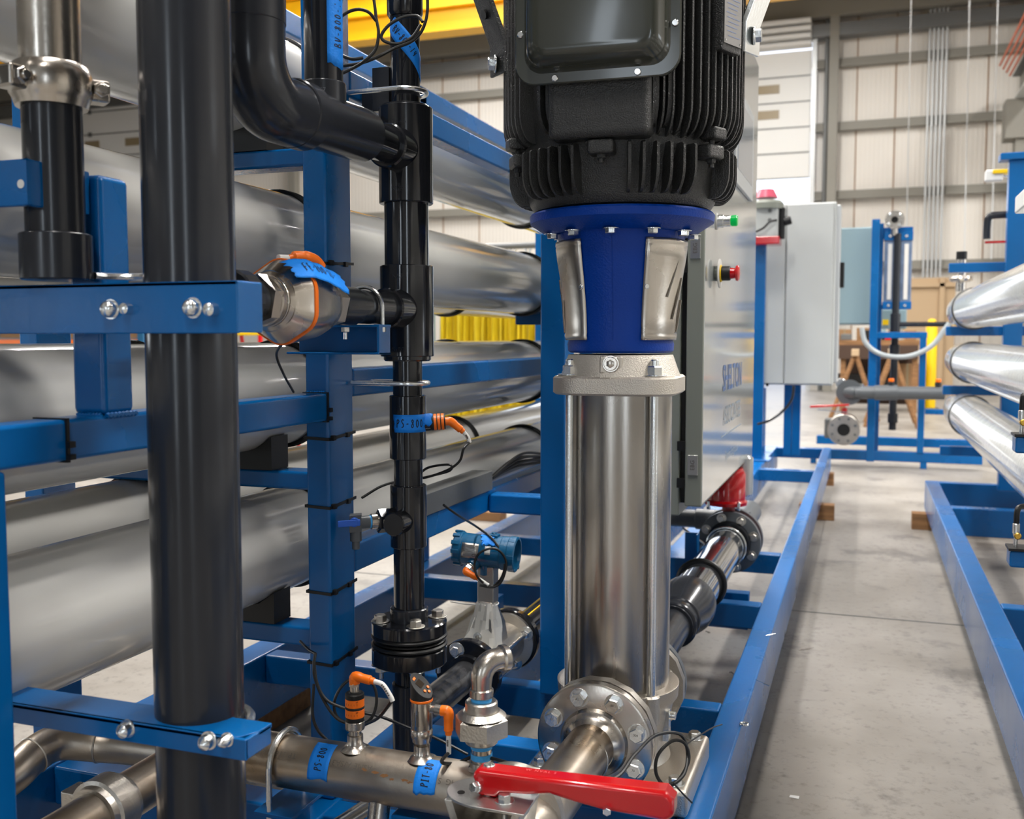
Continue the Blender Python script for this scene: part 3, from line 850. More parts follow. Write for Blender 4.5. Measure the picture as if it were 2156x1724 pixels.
def rvessel(X, z, r, y0, y1, label):
    t = thing('wrapped_vessel', label, 'vessel', (X, (y0 + y1)/2, z - r), 'silver wrapped vessels on the right skid')
    L = y1 - y0
    MB().lathe((X, y1, z), (0, -1, 0), [(0, 0), (.004, r*.45), (.03, r*.68), (.12, r*.86), (.30, r*.97), (.55, r*1.03), (.92, r*1.045), (.99, r*1.0), (L, r), (L, 0)], 64).build('shell', 'vessel_wrap', t, smooth=60)
    MB().torus((X, y1 - .90, z), (0, 1, 0), r*1.05, .005, 56, 8).build('strap', 'cable', t)
    return t
RX = .571
yE = YonX(1985, .46)
yE = 7.1
for X, z, lb in ((RX + .39, HC + .42, 'silver wrapped vessel at the top of the right rack, behind the post'), (RX, HC + .17, 'upper silver wrapped vessel rising toward the right edge'), (RX, HC - .135, 'middle silver wrapped vessel with a bright streak'),
                 (RX, HC - .44, 'lowest silver wrapped vessel sloping down to the right edge'), (RX + .42, HC - .135, 'rear silver vessel behind the middle one'), (RX + .42, HC - .44, 'rear silver vessel behind the lowest one')):
    rvessel(X, z, .109, .25, yE if X == RX and z < HC + .3 else yr - .3, lb)
# black hose drops with brass ends on blue bracket at the right edge
for k, (py, pyt, pxx) in enumerate(((1150, 1010, 2138), (912, 835, 2150))):
    d = 2.35
    base = onD(pxx, py, d)
    t = thing('hose_drop', ['black hose with a brass tip above the lower blue bracket at the right edge', 'black hose with a brass tip above the upper blue bracket at the right edge'][k], 'hose', base)
    top = onD(2152, pyt, d) + V((.06, .05, 0))
    MB().tube(spline([base + V((.0, 0, .052)), base + V((.003, 0, .09)), (base + top)/2 + V((-.006, 0, .02)), top, top + V((.12, .1, .03))], 8), .0065, 10).build('hose', 'cable', t)
    MB().cyl(base + V((0, 0, .0)), base + V((0, 0, .03)), .0045).build('stud', 'zinc', t)
    MB().rcyl(base + V((0, 0, .03)), base + V((0, 0, .055)), .008, .002).build('crimp', 'zinc', t)
    MB().rcyl(base + V((.003, -.012, .026)), base + V((.003, .012, .026)), .008, .002, 16).build('brass_clip', 'brass', t)
    bx = base
    t2 = thing('bracket', ['lower blue bracket jutting in at the right edge', 'upper blue bracket jutting in at the right edge'][k], 'bracket', bx - V((0, 0, .05)))
    MB().box((bx.x - .015, bx.y - .03, bx.z - .045), (bx.x + .22, bx.y + .03, bx.z - .006)).build('bracket_arm', 'blue_steel', t2, bevel=.005)
    MB().box((bx.x - .018, bx.y - .032, bx.z - .006), (bx.x + .22, bx.y + .032, bx.z)).build('pad', 'rubber', t2)
# small red and grey valve handles up in the right rack
p = onD(2085, 510, 6.0)
t = thing('lever_valve', 'dark elbow valve with a red lever on the right rack', 'valve', p)
MB().tube(spline([p + V((.30, 0, .16)), p + V((.04, 0, .16)), p + V((-.01, 0, .15)), p + V((-.02, 0, .1)), p + V((-.02, 0, .02))], 6), .022, 12).build('elbow', 'pvc', t)
MB().obox(p + V((.06, 0, .0)), (.09, 0, 0), (0, .01, 0), (0, 0, .007)).build('lever', 'red', t, bevel=.002)
p = onD(2096, 370, 6.2)
t = thing('yellow_lever', 'small yellow handled fitting left of the right rack post', 'valve', p)
MB().obox(p + V((-.01, 0, 0)), (.05, 0, 0), (0, .03, 0), (0, 0, .035)).build('fitting_body', 'door_white', t, bevel=.01)
MB().cyl(p, p + V((.3, 0, 0)), .012).build('stem', 'zinc', t)
MB().obox(p + V((.03, -.03, .02)), (.05, 0, 0), (0, .01, 0), (0, 0, .012)).build('handle', 'yellow', t, bevel=.003)
p = onD(2024, 560, 6.3)
t = thing('riser_fitting', 'steel stub with a black cap standing on the crossarm of the right rack', 'fitting', p)
MB().cyl(p + V((0, 0, -.16)), p + V((0, 0, .04)), .03).build('stub', 'stainless', t)
MB().cyl(p + V((0, 0, .04)), p + V((0, 0, .09)), .032).build('cap', 'rubber', t)
MB().torus(p + V((0, 0, -.08)), Z_, .05, .02, 24, 8).build('clamp', 'stainless', t)
# ================================================================== the vertical multistage pump
P0 = V((PX, PY, 0))
tc_ = V((-PX, -PY, 0)).normalized()           # toward the camera
tr_ = Z_.cross(tc_)                            # to the right as seen
def pdir(a): a = rad(a); return tc_*cos(a) + tr_*sin(a)
def pz(py): return zat(PX, PY, py)
def pr(px_w, py=None): return px_w*2.0/F/2
FR = V((0, -1, 0))                            # front of the pump, facing -Y
pump = thing('vertical_pump', 'tall stainless vertical multistage pump under the black motor', 'pump', (PX, PY, HB))
# base casting -------------------------------------------------------
zcol0, zcol1 = pz(1428), pz(826)

zf = onY(1250, 1556, PY - .19).z - .006
b = MB()
b.lathe(P0 + Z_*(HB + .02), Z_, [(0, 0), (0, .125), (.02, .112), (.05, .104), (zf - HB - .05, .104), (zcol0 - HB - .06, .112), (zcol0 - HB - .045, .122), (zcol0 - HB - .02, .124), (zcol0 - HB - .018, .118), (zcol0 - HB - .018, 0)], 56)
bo = b.build('base_casting', 'cast_base', pump)
# round the top deck into lugs for the rods
for a in (34, -58, 122, -146):
    d = pdir(a)
    MB().rcyl(P0 + d*.108 + Z_*(zcol0 - .06), P0 + d*.108 + Z_*(zcol0 + .002), .022, .004).build('rod_lug', 'cast_base', pump)
# foot plate
fx0, fx1 = PX - .155, PX + .168
MB().box((fx0, PY - .145, HB), (fx1, PY + .145, HB + .055)).build('foot_plate', 'cast_base', pump, bevel=.011, seg=4)
for sx in (-1, 1):
    for sy in (-1, 1):
        MB().bolt((PX + sx*.135 + .005, PY + sy*.115, HB + .055), Z_, .0125, .012, ph=.4*sx).build('anchor_bolt', 'zinc', pump)
# column sleeve
MB().lathe(P0 + Z_*(zcol0 - .03), Z_, [(0, 0), (0, .1035), (zcol1 - zcol0 + .04, .1035), (zcol1 - zcol0 + .04, 0)], 96).build('column_sleeve', 'sleeve', pump)
for a in (34, -58, 122, -146):
    d = pdir(a)
    MB().cyl(P0 + d*.116 + Z_*(zcol0 - .01), P0 + d*.116 + Z_*(zcol1 + .05), .0078, n=20).build('tie_rod', 'zinc', pump)
# head casting: rounded square slab with frustum
def rsq(c, R, rr, ang, n=10):
    out = []
    for k in range(4):
        a = ang + k*pi/2
        u, v = pdir(0)*cos(a) + tr_*sin(a), pdir(0)*-sin(a) + tr_*cos(a)
        cc = u*(R - rr)/1.0
        for i in range(n + 1):
            b_ = -pi/4 + pi/2*i/n
            out.append(c + cc + (u*cos(b_) + v*sin(b_))*rr)
    return out
def loft(mb, rings):
    n = len(rings[0]); o = len(mb.v)
    vs = [p for r in rings for p in r]
    fs = [tuple(range(n))[::-1]] + [(j*n + i, j*n + (i + 1) % n, (j + 1)*n + (i + 1) % n, (j + 1)*n + i) for j in range(len(rings) - 1) for i in range(n)] + [tuple(range((len(rings) - 1)*n, len(rings)*n))]
    return mb.add(vs, fs)
zh0, zh1, zh2 = pz(827), pz(789), pz(745)
A0 = rad(-12 + 45 - 45)
ang = rad(34)
hd = MB()
R1 = .146; rr = .062
loft(hd, [rsq(P0 + Z_*zh0, R1 - .006, rr, ang), rsq(P0 + Z_*(zh0 + .004), R1, rr, ang), rsq(P0 + Z_*(zh1 - .004), R1, rr, ang), rsq(P0 + Z_*zh1, R1 - .006, rr, ang)])
hd.build('head_slab', 'cast', pump, smooth=40)
MB().lathe(P0 + Z_*(zh1 - .001), Z_, [(0, 0), (0, .119), (zh2 - zh1, .104), (zh2 - zh1, 0)], 64).build('head_cone', 'cast', pump)
for a in (34, -58, 122, -146):
    d = pdir(a); q = P0 + d*.116 + Z_*(zh1)
    MB().rcyl(q - Z_*.004, q + Z_*.001, .022, .001).build('nut_seat', 'cast', pump)
    n_ = MB().bolt(q + Z_*.001, Z_, .0155, .017, ph=.5 + a, stud=.012)
    n_.build('rod_nut', 'zinc', pump)
vd = pdir(-9)
q = P0 + vd*.100 + Z_*((zh1 + zh2)/2 + .004)
for s in (-1, 1):
    pass
MB().obox(q - vd*.0 + Z_*-.002, tr_*.022, vd*.014, Z_*.017).build('vent_boss', 'cast', pump, bevel=.004)
MB().rcyl(q + vd*.013, q + vd*.017, .0165, .001).rcyl(q + vd*.017, q + vd*.021, .013, .001).hexa(q + vd*.02, vd, .008, .004).build('vent_plug', 'stainless', pump)
# lantern bracket (blue)
zl0, zl1, zl2, zl3 = pz(742), pz(507), pz(491), pz(453)
lan = MB().lathe(P0 + Z_*zl0, Z_, [(0, 0), (0, .100), (.004, .105), (pz(724) - zl0, .106), (pz(716) - zl0, .1035), (pz(640) - zl0, .108), (pz(560) - zl0, .118), (pz(520) - zl0, .1235), (zl1 - zl0, .1245), (zl2 - zl0 - .004, .1275), (zl2 - zl0, .15), (zl2 - zl0, 0)], 72)
lan.build('lantern', 'pump_blue', pump)
MB().lathe(P0 + Z_*(zl2 - .004), Z_, [(0, 0), (0, .148), (.018, .176), (.0205, .1805), (zl3 - zl2 - .001, .182), (zl3 - zl2 + .003, .179), (zl3 - zl2 + .003, 0)], 72).build('motor_flange', 'pump_blue', pump)
vs0 = P0 + pdir(-8)*.1265
seam = [P0 + pdir(-8)*(.1245) + Z_*(zl1)] + [P0 + pdir(-8)*r + Z_*pz(py) for py, r in ((520, .1236), (560, .1183), (640, .1083), (716, .104))]
MB().tube(seam, .0009, 6).build('casting_seam', 'pump_blue', pump)
for a in (-8, 24, 56, 92, -40, -72, 130, -120):
    q = P0 + pdir(a)*.141 + Z_*(zl2 - .004)
    MB().bolt(q, -Z_, .0105, .0085, ph=a).build('flange_bolt', 'zinc', pump)
# stainless coupling guards
def guard(a0, a1, name):
    prof_py = [(500, .1295), (508, .1300), (511, .1285), (514, .1295), (540, .1265), (580, .1205), (620, .1155), (660, .1115), (700, .1095), (706, .111), (712, .1095), (716, .109)]
    n = 26; g = MB(); vs = []
    for py, r in prof_py:
        for i in range(n + 1):
            a = a0 + (a1 - a0)*i/n
            r_ = r
            if i == 0 or i == n: r_ = r - .003
            vs.append(P0 + pdir(a)*r_ + Z_*pz(713 + (py - 713)*.945))
    g.add(vs, [(j*(n + 1) + i, j*(n + 1) + i + 1, (j + 1)*(n + 1) + i + 1, (j + 1)*(n + 1) + i) for j in range(len(prof_py) - 1) for i in range(n)])
    o = g.build(name, 'stainless', pump, solid=.0016, smooth=60)
    s = a0 if a0 > 0 else a1
    sa = s + (3 if s > 0 else -3)
    q = P0 + pdir(sa)*.1165 + Z_*pz(609)
    MB().rcyl(q, q + pdir(sa)*.004, .005, .001, 16).build('guard_screw', 'zinc', pump)
    for k in range(5):   # louvre ribs toward the side
        ab = (62 if s > 0 else -100) + k*6
        pts = []
        for m in range(7):
            py = 545 + 22*k + m*14
            rr_ = .1265 - (py - 540)*.00010 if py < 660 else .112
            rr_ = .1275 + (.1105 - .1275)*(py - 520)/180
            pts.append(P0 + pdir(ab - m*2.2)*(rr_ + .0006) + Z_*pz(min(py, 700)))
        if k in (0, 2, 4): MB().tube(pts, .0022, 8).build('guard_rib', 'stainless', pump)
    # pressed border
    bd = []
    for py, aa in ((530, 0), (600, 6), (680, 16)):
        pass
    return o
guard(21, 112, 'coupling_guard'); guard(-127, -37, 'coupling_guard')
# inlet and outlet flanges
def flange(mb, c, ax, R, t, ri=0, n=56, e=.002):
    return mb.lathe(c, ax, [(0, ri), (0, R - e), (e, R), (t - e, R), (t, R - e), (t, ri)] + ([(0, ri)] if ri else []), n)
fy = PY - .165
fc = V((PX, fy, zf))
# pump side octagonal flange
MB().lathe(fc + Y_*.002, Y_, [(0, 0), (0, .112), (.022, .112), (.022, .085), (.075, .075), (.075, 0)], 16, ref=V((.2, 0, 1))).build('inlet_flange', 'cast_base', pump)
MB().lathe(fc - Y_*.004, Y_, [(0, 0), (0, .104), (.006, .104), (.006, 0)], 56).build('gasket', 'rubber', pump)
fo = V((PX, PY + .165, zf))
MB().lathe(fo - Y_*.002, -Y_, [(0, 0), (0, .112), (.022, .112), (.022, .085), (.075, .075), (.075, 0)], 16, ref=V((.2, 0, 1))).build('outlet_flange', 'cast_base', pump)
q = P0 + pdir(-9)*.112 + Z_*(zcol0 - .012)
MB().rcyl(q, q + Z_*.01, .010, .001).rcyl(q + Z_*.006, q + Z_*.022, .0065, .001).rcyl(q + Z_*.018, q + Z_*.026, .0115, .002).build('drain_plug', 'cast_base', pump)
q = V((PX + .105, PY - .02, HB + .13))
MB().obox(q, (.006, 0, 0), (0, .012, 0), (0, 0, .03)).rcyl(q + Z_*.02, q + Z_*.02 + X_*.018, .008, .001).build('side_plug', 'zinc', pump)

# ------------------------------------------------------------------ the motor
mot = thing('electric_motor', 'black finned electric motor standing on the blue pump bracket', 'motor', (PX, PY, zl3))
ze0, ze1 = pz(455) + .002, pz(351)
RM = .234
eb = MB().lathe(P0 + Z_*(zl3 + .0035), Z_, [(0, 0), (0, .172), (.006, .176), (.022, .186), (ze1 - zl3 - .02, .19), (ze1 - zl3 + .004, .2), (ze1 - zl3 + .02, .2), (ze1 - zl3 + .02, 0)], 72)
eb.build('end_bell', 'motor_black', mot)
def fin(mb, d, r0, r1, z0, z1, t, cut=.03, cuttop=0, n=6):
    sd = Z_.cross(d)
    pts = [P0 + d*r0 + Z_*z0]
    for i in range(n + 1):
        a = pi/2*i/n
        pts.append(P0 + d*(r1 - cut*1.0*(1 - sin(a))) + Z_*(z0 + cut*1.6*(1 - cos(a))))
    pts += [P0 + d*(r1) + Z_*(z1 - cuttop), P0 + d*(r1 - cuttop) + Z_*z1, P0 + d*r0 + Z_*z1]
    mb.poly([p - sd*t/2 for p in pts], sd*t)
# end bell fins, in groups between the bolt lugs
lugs = (-10, 50, 110, 170, 230, 290)
for L_ in lugs:
    f = MB()
    for k in range(1, 7):
        a = L_ + 13.5 + (k - 1)*6.6
        fin(f, pdir(a), .17, .222, ze0 + .018, ze1 + .01, .0052, .028, .004)
    f.build('end_bell_fins', 'motor_black', mot, smooth=30)
for L_ in lugs:
    d = pdir(L_); sd = Z_.cross(d)
    MB().obox(P0 + d*.205 + Z_*(ze1 + .0), sd*.024, d*.020, Z_*.013).build('bolt_lug', 'motor_black', mot, bevel=.006)
    MB().obox(P0 + d*.215 + Z_*(ze1 + .032), sd*.019, d*.018, Z_*.011).build('frame_lug', 'motor_black', mot, bevel=.005)
    MB().hexa(P0 + d*.212 + Z_*(ze1 - .013), -Z_, .0085, .007).cyl(P0 + d*.212 + Z_*(ze1 - .028), P0 + d*.212 + Z_*(ze1 + .03), .005).build('lug_bolt', 'motor_black', mot)
# frame body
zt_ = pz(-150)
MB().lathe(P0 + Z_*(ze1 + .012), Z_, [(0, 0), (0, .195), (.02, .202), (.05, .205), (zt_ - ze1, .205), (zt_ - ze1 + .05, .17), (zt_ - ze1 + .05, 0)], 72).build('motor_frame', 'motor_black', mot)
f = MB()
for k in range(80):
    a = -180 + k*4.5
    if -38 < ((a + 14.5 + 180) % 360 - 180) < 22: continue
    fin(f, pdir(a), .19, RM, ze1 + .02 + (.0 if k % 2 else .004), zt_ - .02, .0038, .034, 0)
f.build('cooling_fins', 'motor_black', mot, smooth=30)
# thicker fins either side of the box
for a in (-40.5, -35.5, 9, 15, 21):
    f = MB(); fin(f, pdir(a), .18, .232, ze1 + .035, zt_ - .02, .0075, .03); f.build('heavy_fin', 'motor_black', mot, smooth=30)
# cast pad beneath the terminal box
fd = (FR*.93 + tc_*.25).normalized(); fs = Z_.cross(fd)
FPc = P0 + fd*.205
zp0, zp1 = onY(1280, 292, PY - .21).z, zt_ - .1
MB().obox(FPc + Z_*(zp0 + zp1)/2 + fd*.0, fs*.092, fd*.028, Z_*(zp1 - zp0)/2).build('box_pad', 'motor_black', mot, bevel=.014, seg=4)
# terminal box: flange plate, lid and screws
bc = P0 + fd*.238
zb0 = zat(*(P0 + fd*.25).xy, 170)
bw = 352/2*1.735/F
bh = .34
def rrect(c, u, v, hu, hv, r, n=8):
    out = []
    for sx, sy, a in ((1, 1, 0), (-1, 1, pi/2), (-1, -1, pi), (1, -1, 3*pi/2)):
        for i in range(n + 1):
            t_ = a + pi/2*i/n
            out.append(c + u*(sx*(hu - r) + r*cos(t_)) + v*(sy*(hv - r) + r*sin(t_)))
    return out
bcc = bc + Z_*(zb0 + bh/2)
bx_ = MB()
loft(bx_, [rrect(bcc - fd*.045, fs, Z_, bw - .012, bh/2 - .012, .04), rrect(bcc + fd*.004, fs, Z_, bw - .012, bh/2 - .012, .04)])
bx_.build('terminal_box', 'box_olive', mot)
pl = MB()
loft(pl, [rrect(bcc + fd*.004, fs, Z_, bw - .002, bh/2 - .002, .034), rrect(bcc + fd*.006, fs, Z_, bw, bh/2, .036), rrect(bcc + fd*.012, fs, Z_, bw, bh/2, .036), rrect(bcc + fd*.014, fs, Z_, bw - .002, bh/2 - .002, .034)])
lid = pl.build('box_lid', 'box_olive', mot)
dm = MB()
hw, hh = bw - .020, bh/2 - .019
cc = bcc + Z_*.002
loft(dm, [rrect(cc + fd*.013, fs, Z_, hw + .004, hh + .004, .034), rrect(cc + fd*.016, fs, Z_, hw, hh, .032), rrect(cc + fd*.030, fs, Z_, hw - .004, hh - .003, .03),
          rrect(cc + fd*.05, fs, Z_, hw - .011, hh - .010, .028), rrect(cc + fd*.058, fs, Z_, hw - .019, hh - .018, .026), rrect(cc + fd*.060, fs, Z_, hw - .028, hh - .027, .022)])
d_ = dm.build('lid_dome', 'box_olive', lid, smooth=60)
for u_, v_ in ((-.5, 0), (.5, 0), (-1, .52), (1, .50), (-1, 1.25), (1, 1.25)):
    if v_ == 0: q = bcc + fd*.014 + fs*(u_*bw) - Z_*(bh/2 - .009)
    else: q = bcc + fd*.014 + fs*(u_*(bw - .010)) + Z_*(-bh/2 + v_*bh*.5 + .0)
    s = MB().rcyl(q, q + fd*.0035, .0058, .0012, 20)
    s.build('lid_screw', 'chrome', lid)
# rating plate on the right of the frame
na = 52
mat('plate_dark', (.30, .29, .28), .4, .8)
nd = pdir(na); ns = Z_.cross(nd)
zn0, zn1 = pz(150), pz(45)
MB().obox(P0 + nd*.236 + Z_*((zn0 + zn1)/2), ns*.030, nd*.010, Z_*((zn1 - zn0)/2 + .012)).build('plate_pad', 'motor_black', mot, bevel=.003)
npl = MB().obox(P0 + nd*.2475 + Z_*((zn0 + zn1)/2), ns*.028, nd*.001, Z_*((zn1 - zn0)/2)).build('rating_plate', 'plate_dark', mot)
fm = planemap(P0 + nd*.2489 + Z_*((zn0 + zn1)/2), ns, Z_)
l_ = MB()
for k in range(9):
    l_.add([fm(-.022 + (k % 3)*.003, .03 - k*.008), fm(.022 - (k % 4)*.004, .03 - k*.008), fm(.022 - (k % 4)*.004, .0315 - k*.008), fm(-.022 + (k % 3)*.003, .0315 - k*.008)], [(0, 1, 2, 3)])
l_.build('plate_print', 'label_blue', npl)
for s in (-1, 1):
    for v_ in (-1, 1): MB().rcyl(P0 + nd*.248 + ns*(s*.024) + Z_*((zn0 + zn1)/2 + v_*((zn1 - zn0)/2 - .005)), P0 + nd*.250 + ns*(s*.024) + Z_*((zn0 + zn1)/2 + v_*((zn1 - zn0)/2 - .005)), .002, .0005, 10).build('rivet', 'chrome', npl)
# lifting lugs
for side, a in ((1, 80), (-1, -78)):
    d = pdir(a); sd = Z_.cross(d)
    z0 = pz(135) if side > 0 else pz(165)
    p0 = P0 + d*.241 + Z_*z0
    zk = pz(75) if side > 0 else pz(100)
    m = MB()
    w2 = (tc_*.8 - tr_*(.6*side))*.027
    prof = [P0 + d*.241 + Z_*z0, P0 + d*.248 + Z_*(z0 + .0), P0 + d*.249 + Z_*zk, P0 + d*.285 + Z_*(zk + .10), P0 + d*.278 + Z_*(zk + .105), P0 + d*.241 + Z_*(zk + .006)]
    m.poly([p - w2 for p in prof], w2*2)
    lg = m.build('lifting_lug', 'zinc' if side > 0 else 'motor_black', mot, bevel=.002)
    bp = P0 + d*.249 + Z_*(pz(98) if side > 0 else pz(142))
    MB().rcyl(bp, bp + d*.004, .017, .001).hexa(bp + d*.004, d, .0125, .012).build('lug_cap_screw', 'zinc', lg)
    dd = (d*.036 + Z_*.10).normalized(); nn = w2.normalized().cross(dd)
    hc = P0 + d*.2685 + Z_*(zk + .055)
    MB().lathe(hc - nn*.0062, nn, [(0, 0), (0, .009), (.0124, .009), (.0124, 0)], 20).build('lug_hole', 'black', lg)
# ================================================================== foreground pipes and brackets
def seg(mb, X, Y, py0, py1, r, e=.0015, n=40):
    a, b = zat(X, Y, py0), zat(X, Y, py1)
    return mb.rcyl((X, Y, min(a, b)), (X, Y, max(a, b)), r, e, n)
G = hp(405, 1.275); GX, GY = G.x, G.y
t = thing('foreground_pipe', 'large dark grey plastic pipe standing nearest the camera through both blue angle brackets', 'pipe', (GX, GY, .06))
MB().pipe((GX, GY, .06), (GX, GY, 2.2), .0565, .05, 64).build('pipe', 'pvc', t)
BY = 1.0
def zY(px, py, y=BY): return onY(px, py, y).z
# upper angle bracket
zt, zb_ = zY(400, 592), zY(400, 702)
xe = XonY(502, BY)
br1 = thing('angle_bracket', 'upper blue angle bracket in the left foreground with four bolt ends on its face', 'bracket', (-.95, BY + .02, zb_))
MB().box((-1.45, BY, zb_), (xe, BY + .006, zt)).build('web', 'blue_steel', br1, bevel=.0015)
MB().box((-1.45, BY, zt - .006), (xe, BY + .052, zt)).build('flange', 'blue_steel', br1, bevel=.0015)
MB().box((xe - .006, BY + .001, zb_ + .001), (xe + .0005, BY + .052, zt - .001)).build('end_plate', 'blue_steel', br1, bevel=.0015)
for px, py, R in ((235, 651, .0105), (408, 648, .0105), (271, 650, .0075), (449, 652, .0085)):
    p = onY(px, py, BY)
    m = MB().lathe(p, -Y_, [(0, 0), (0, R*1.2), (.0018, R*1.2), (.0018, R), (.009, R*.97), (.0125, R*.75), (.0145, R*.35), (.015, 0)], 20) if R > .01 else MB().lathe(p, -Y_, [(0, 0), (0, R), (.010, R*.9), (.013, R*.3), (.013, 0)], 16)
    m.build('bolt_end', 'zinc', br1)
# stub plate higher up at the left
pz0, pz1 = zY(40, 334, .97), zY(40, 433, .97)
xs = -1.0
t = thing('hanger_plate', 'dark blue plate with a small hole behind the steel topped pipe at the left edge', 'plate', (-1.02, 1.0, pz1))
MB().box((-1.068, .97, pz1), (-.975, .98, pz0)).box((-.985, .97, pz1), (-.975, LPy0, pz0)).build('plate_body', 'blue_steel', t, bevel=.002)
p = onY(43, 387, .9695)
MB().rcyl(p, p + V((0, .0008, 0)), .0055, .0002, 20).build('hole', 'label_white', t)
# lower angle bracket
zt = zY(440, 1546); zb_ = zY(515, 1603)
xe = onY(517, 1600, BY).x
br2 = thing('angle_bracket', 'lower blue angle bracket in the left foreground with its lit top flange', 'bracket', (-.9, BY + .02, zb_))
MB().box((-1.1, BY, zb_), (xe, BY + .006, zt)).build('web', 'blue_steel', br2, bevel=.0015)
MB().poly([(-1.1, BY, zt - .006), (xe - .028, BY, zt - .006), (xe - .012, BY + .008, zt - .006), (xe, BY + .03, zt - .006), (xe, BY + .058, zt - .006), (-1.1, BY + .058, zt - .006)], (0, 0, .006)).build('flange', 'blue_steel', br2, bevel=.001)
MB().box((xe - .006, BY + .001, zb_ + .0005), (xe, BY + .056, zt - .001)).build('end_plate', 'blue_steel', br2, bevel=.0015)
for px, py, R in ((270, 1533, .0105), (441, 1558, .0105), (480, 1556, .008)):
    p = onY(px, py, BY)
    MB().lathe(p, -Y_, [(0, 0), (0, R*1.1), (.002, R*1.1), (.002, R*.9), (.012, R*.85), (.018, R*.3), (.019, 0)], 20).build('bolt_end', 'zinc', br2)
# near post at the left edge
yb_ = YonX(6, -.96)
ps = thing('frame_post', 'blue steel post at the extreme left edge joining the lower bracket', 'post', (-.985, yb_ - .05, 0))
MB().box((-1.01, yb_ - .1, .0), (-.96, yb_, bb - .001)).build('post', 'blue_steel', ps, bevel=.005)
MB().box((-1.03, yb_ - .12, .0), (-.94, yb_ + .02, .01)).build('base_plate', 'blue_steel', ps, bevel=.002)
# U-bolts behind the brackets
def ubolt_z(cx, cy, z, R, r, back, label, grp='steel U-bolts', open_dir=-1, legx=None):
    """a U-bolt lying level: arc round a standing pipe, legs to y = back"""
    pts = [V((cx - R, back, z))] + arc((cx, cy, z), -X_, Y_*(-open_dir), R, 0, pi, 20) + [V((cx + R, back, z))]
    o = MB().tube(pts, r, 10).build('u_bolt', 'zinc')
    return tag(o, label, 'bolt', grp)
ubolt_z(GX, GY, zY(405, 648), .0625, .005, BY + .007, 'U-bolt clamping the large foreground pipe to the upper bracket')
ubolt_z(GX, GY, zt - .016, .064, .0065, BY + .007, 'U-bolt ring showing beside the large foreground pipe above the lower bracket')
# steel topped pipe
Q = hp(127, 1.30); QX, QY = Q.x, Q.y
t = thing('coupled_pipe', 'dark pipe with a shiny stainless top and grooved coupling at upper left', 'pipe', (QX, QY, zat(QX, QY, 594)))
seg(MB(), QX, QY, 500, 215, .0365).build('plastic_pipe', 'pvc', t)
seg(MB(), QX, QY, 590, 493, .0445, .0015).build('socket', 'pvc', t)
seg(MB(), QX, QY, 168, -160, .0375).build('steel_pipe', 'stainless', t)
zc0, zc1 = zat(QX, QY, 228), zat(QX, QY, 138)
h = zc1 - zc0
cp = MB().lathe((QX, QY, zc0), Z_, [(0, .036), (0, .043), (h*.1, .045), (h*.2, .0465), (h*.3, .050), (h*.72, .0505), (h*.84, .048), (h*.97, .045), (h, .043), (h, .036)], 56).build('coupling', 'stainless', t)
qr = (V((-QX, -QY, 0))).normalized(); qs = Z_.cross(qr)
def qd(a): return qr*cos(rad(a)) + qs*sin(rad(a))
zc = (zc0 + zc1)/2
for a, lab in ((-52, 1), (100, 1)):
    d = qd(a); s_ = Z_.cross(d)
    c = V((QX, QY, zc)) + d*.056
    MB().obox(c, d*.013, s_*.016, Z_*.014).build('coupling_ear', 'stainless', cp, bevel=.004)
    MB().rcyl(c - s_*.03, c + s_*.03, .0062, .001, 16).hexa(c + s_*.016, s_, .0105, .009).hexa(c - s_*.016, -s_, .0105, .009).build('coupling_bolt', 'stainless', cp)
d = qd(-75); c = V((QX, QY, zc)) + d*.05
MB().rcyl(c, c + d*.045, .006, .001).hexa(c + d*.03, d, .0095, .009).build('coupling_bolt', 'zinc', cp)
# U-bolt and its pads on the upper bracket beside it
p = onY(255, 578, BY + .05)
tag(MB().tube(arc(p + V((0, 0, 0)), X_, Y_, .05, pi*.05, pi*.95, 14), .005, 8).build('u_bolt', 'zinc'), 'U-bolt behind the upper bracket between the two foreground pipes', 'bolt', 'steel U-bolts')

# ================================================================== black riser with its tees
MP = hp(858, 1.97); MX, MY = MP.x, MP.y
mr_ = V((-MX, -MY, 0)).normalized(); ms_ = Z_.cross(mr_)
def md(a): return mr_*cos(rad(a)) + ms_*sin(rad(a))
def mz(py): return zat(MX, MY, py)
ris = thing('plastic_riser', 'black plastic riser pipe with tees, couplings and a bolted flange beside the blue post', 'pipe', (MX, MY, mz(1600)))
MB_ = MB
def rs(name, py0, py1, r, m='pvc_gloss', e=.0015):
    return seg(MB(), MX, MY, py0, py1, r, e, 48).build(name, m, ris)
rs('pipe', 232, -170, .0285)
zu = mz(26)
MB().lathe((MX, MY, mz(38)), Z_, [(0, .0285), (0, .031), (.006, .0345), (.10, .0345), (.10, 0)], 48).build('union', 'pvc_gloss', ris)
tee1 = rs('tee', 430, 228, .0525)
rs('pipe', 565, 425, .0432)
tee2 = rs('tee', 750, 560, .0525)
rs('bushing', 760, 745, .0465, e=.003)
rs('pipe', 838, 755, .0290)
rs('coupling', 965, 832, .0362)
rs('pipe', 1025, 960, .0285)
tee3 = rs('tee', 1150, 1020, .0362)
rs('pipe', 1290, 1148, .0305)
rs('tee_collar', 234, 224, .0475)
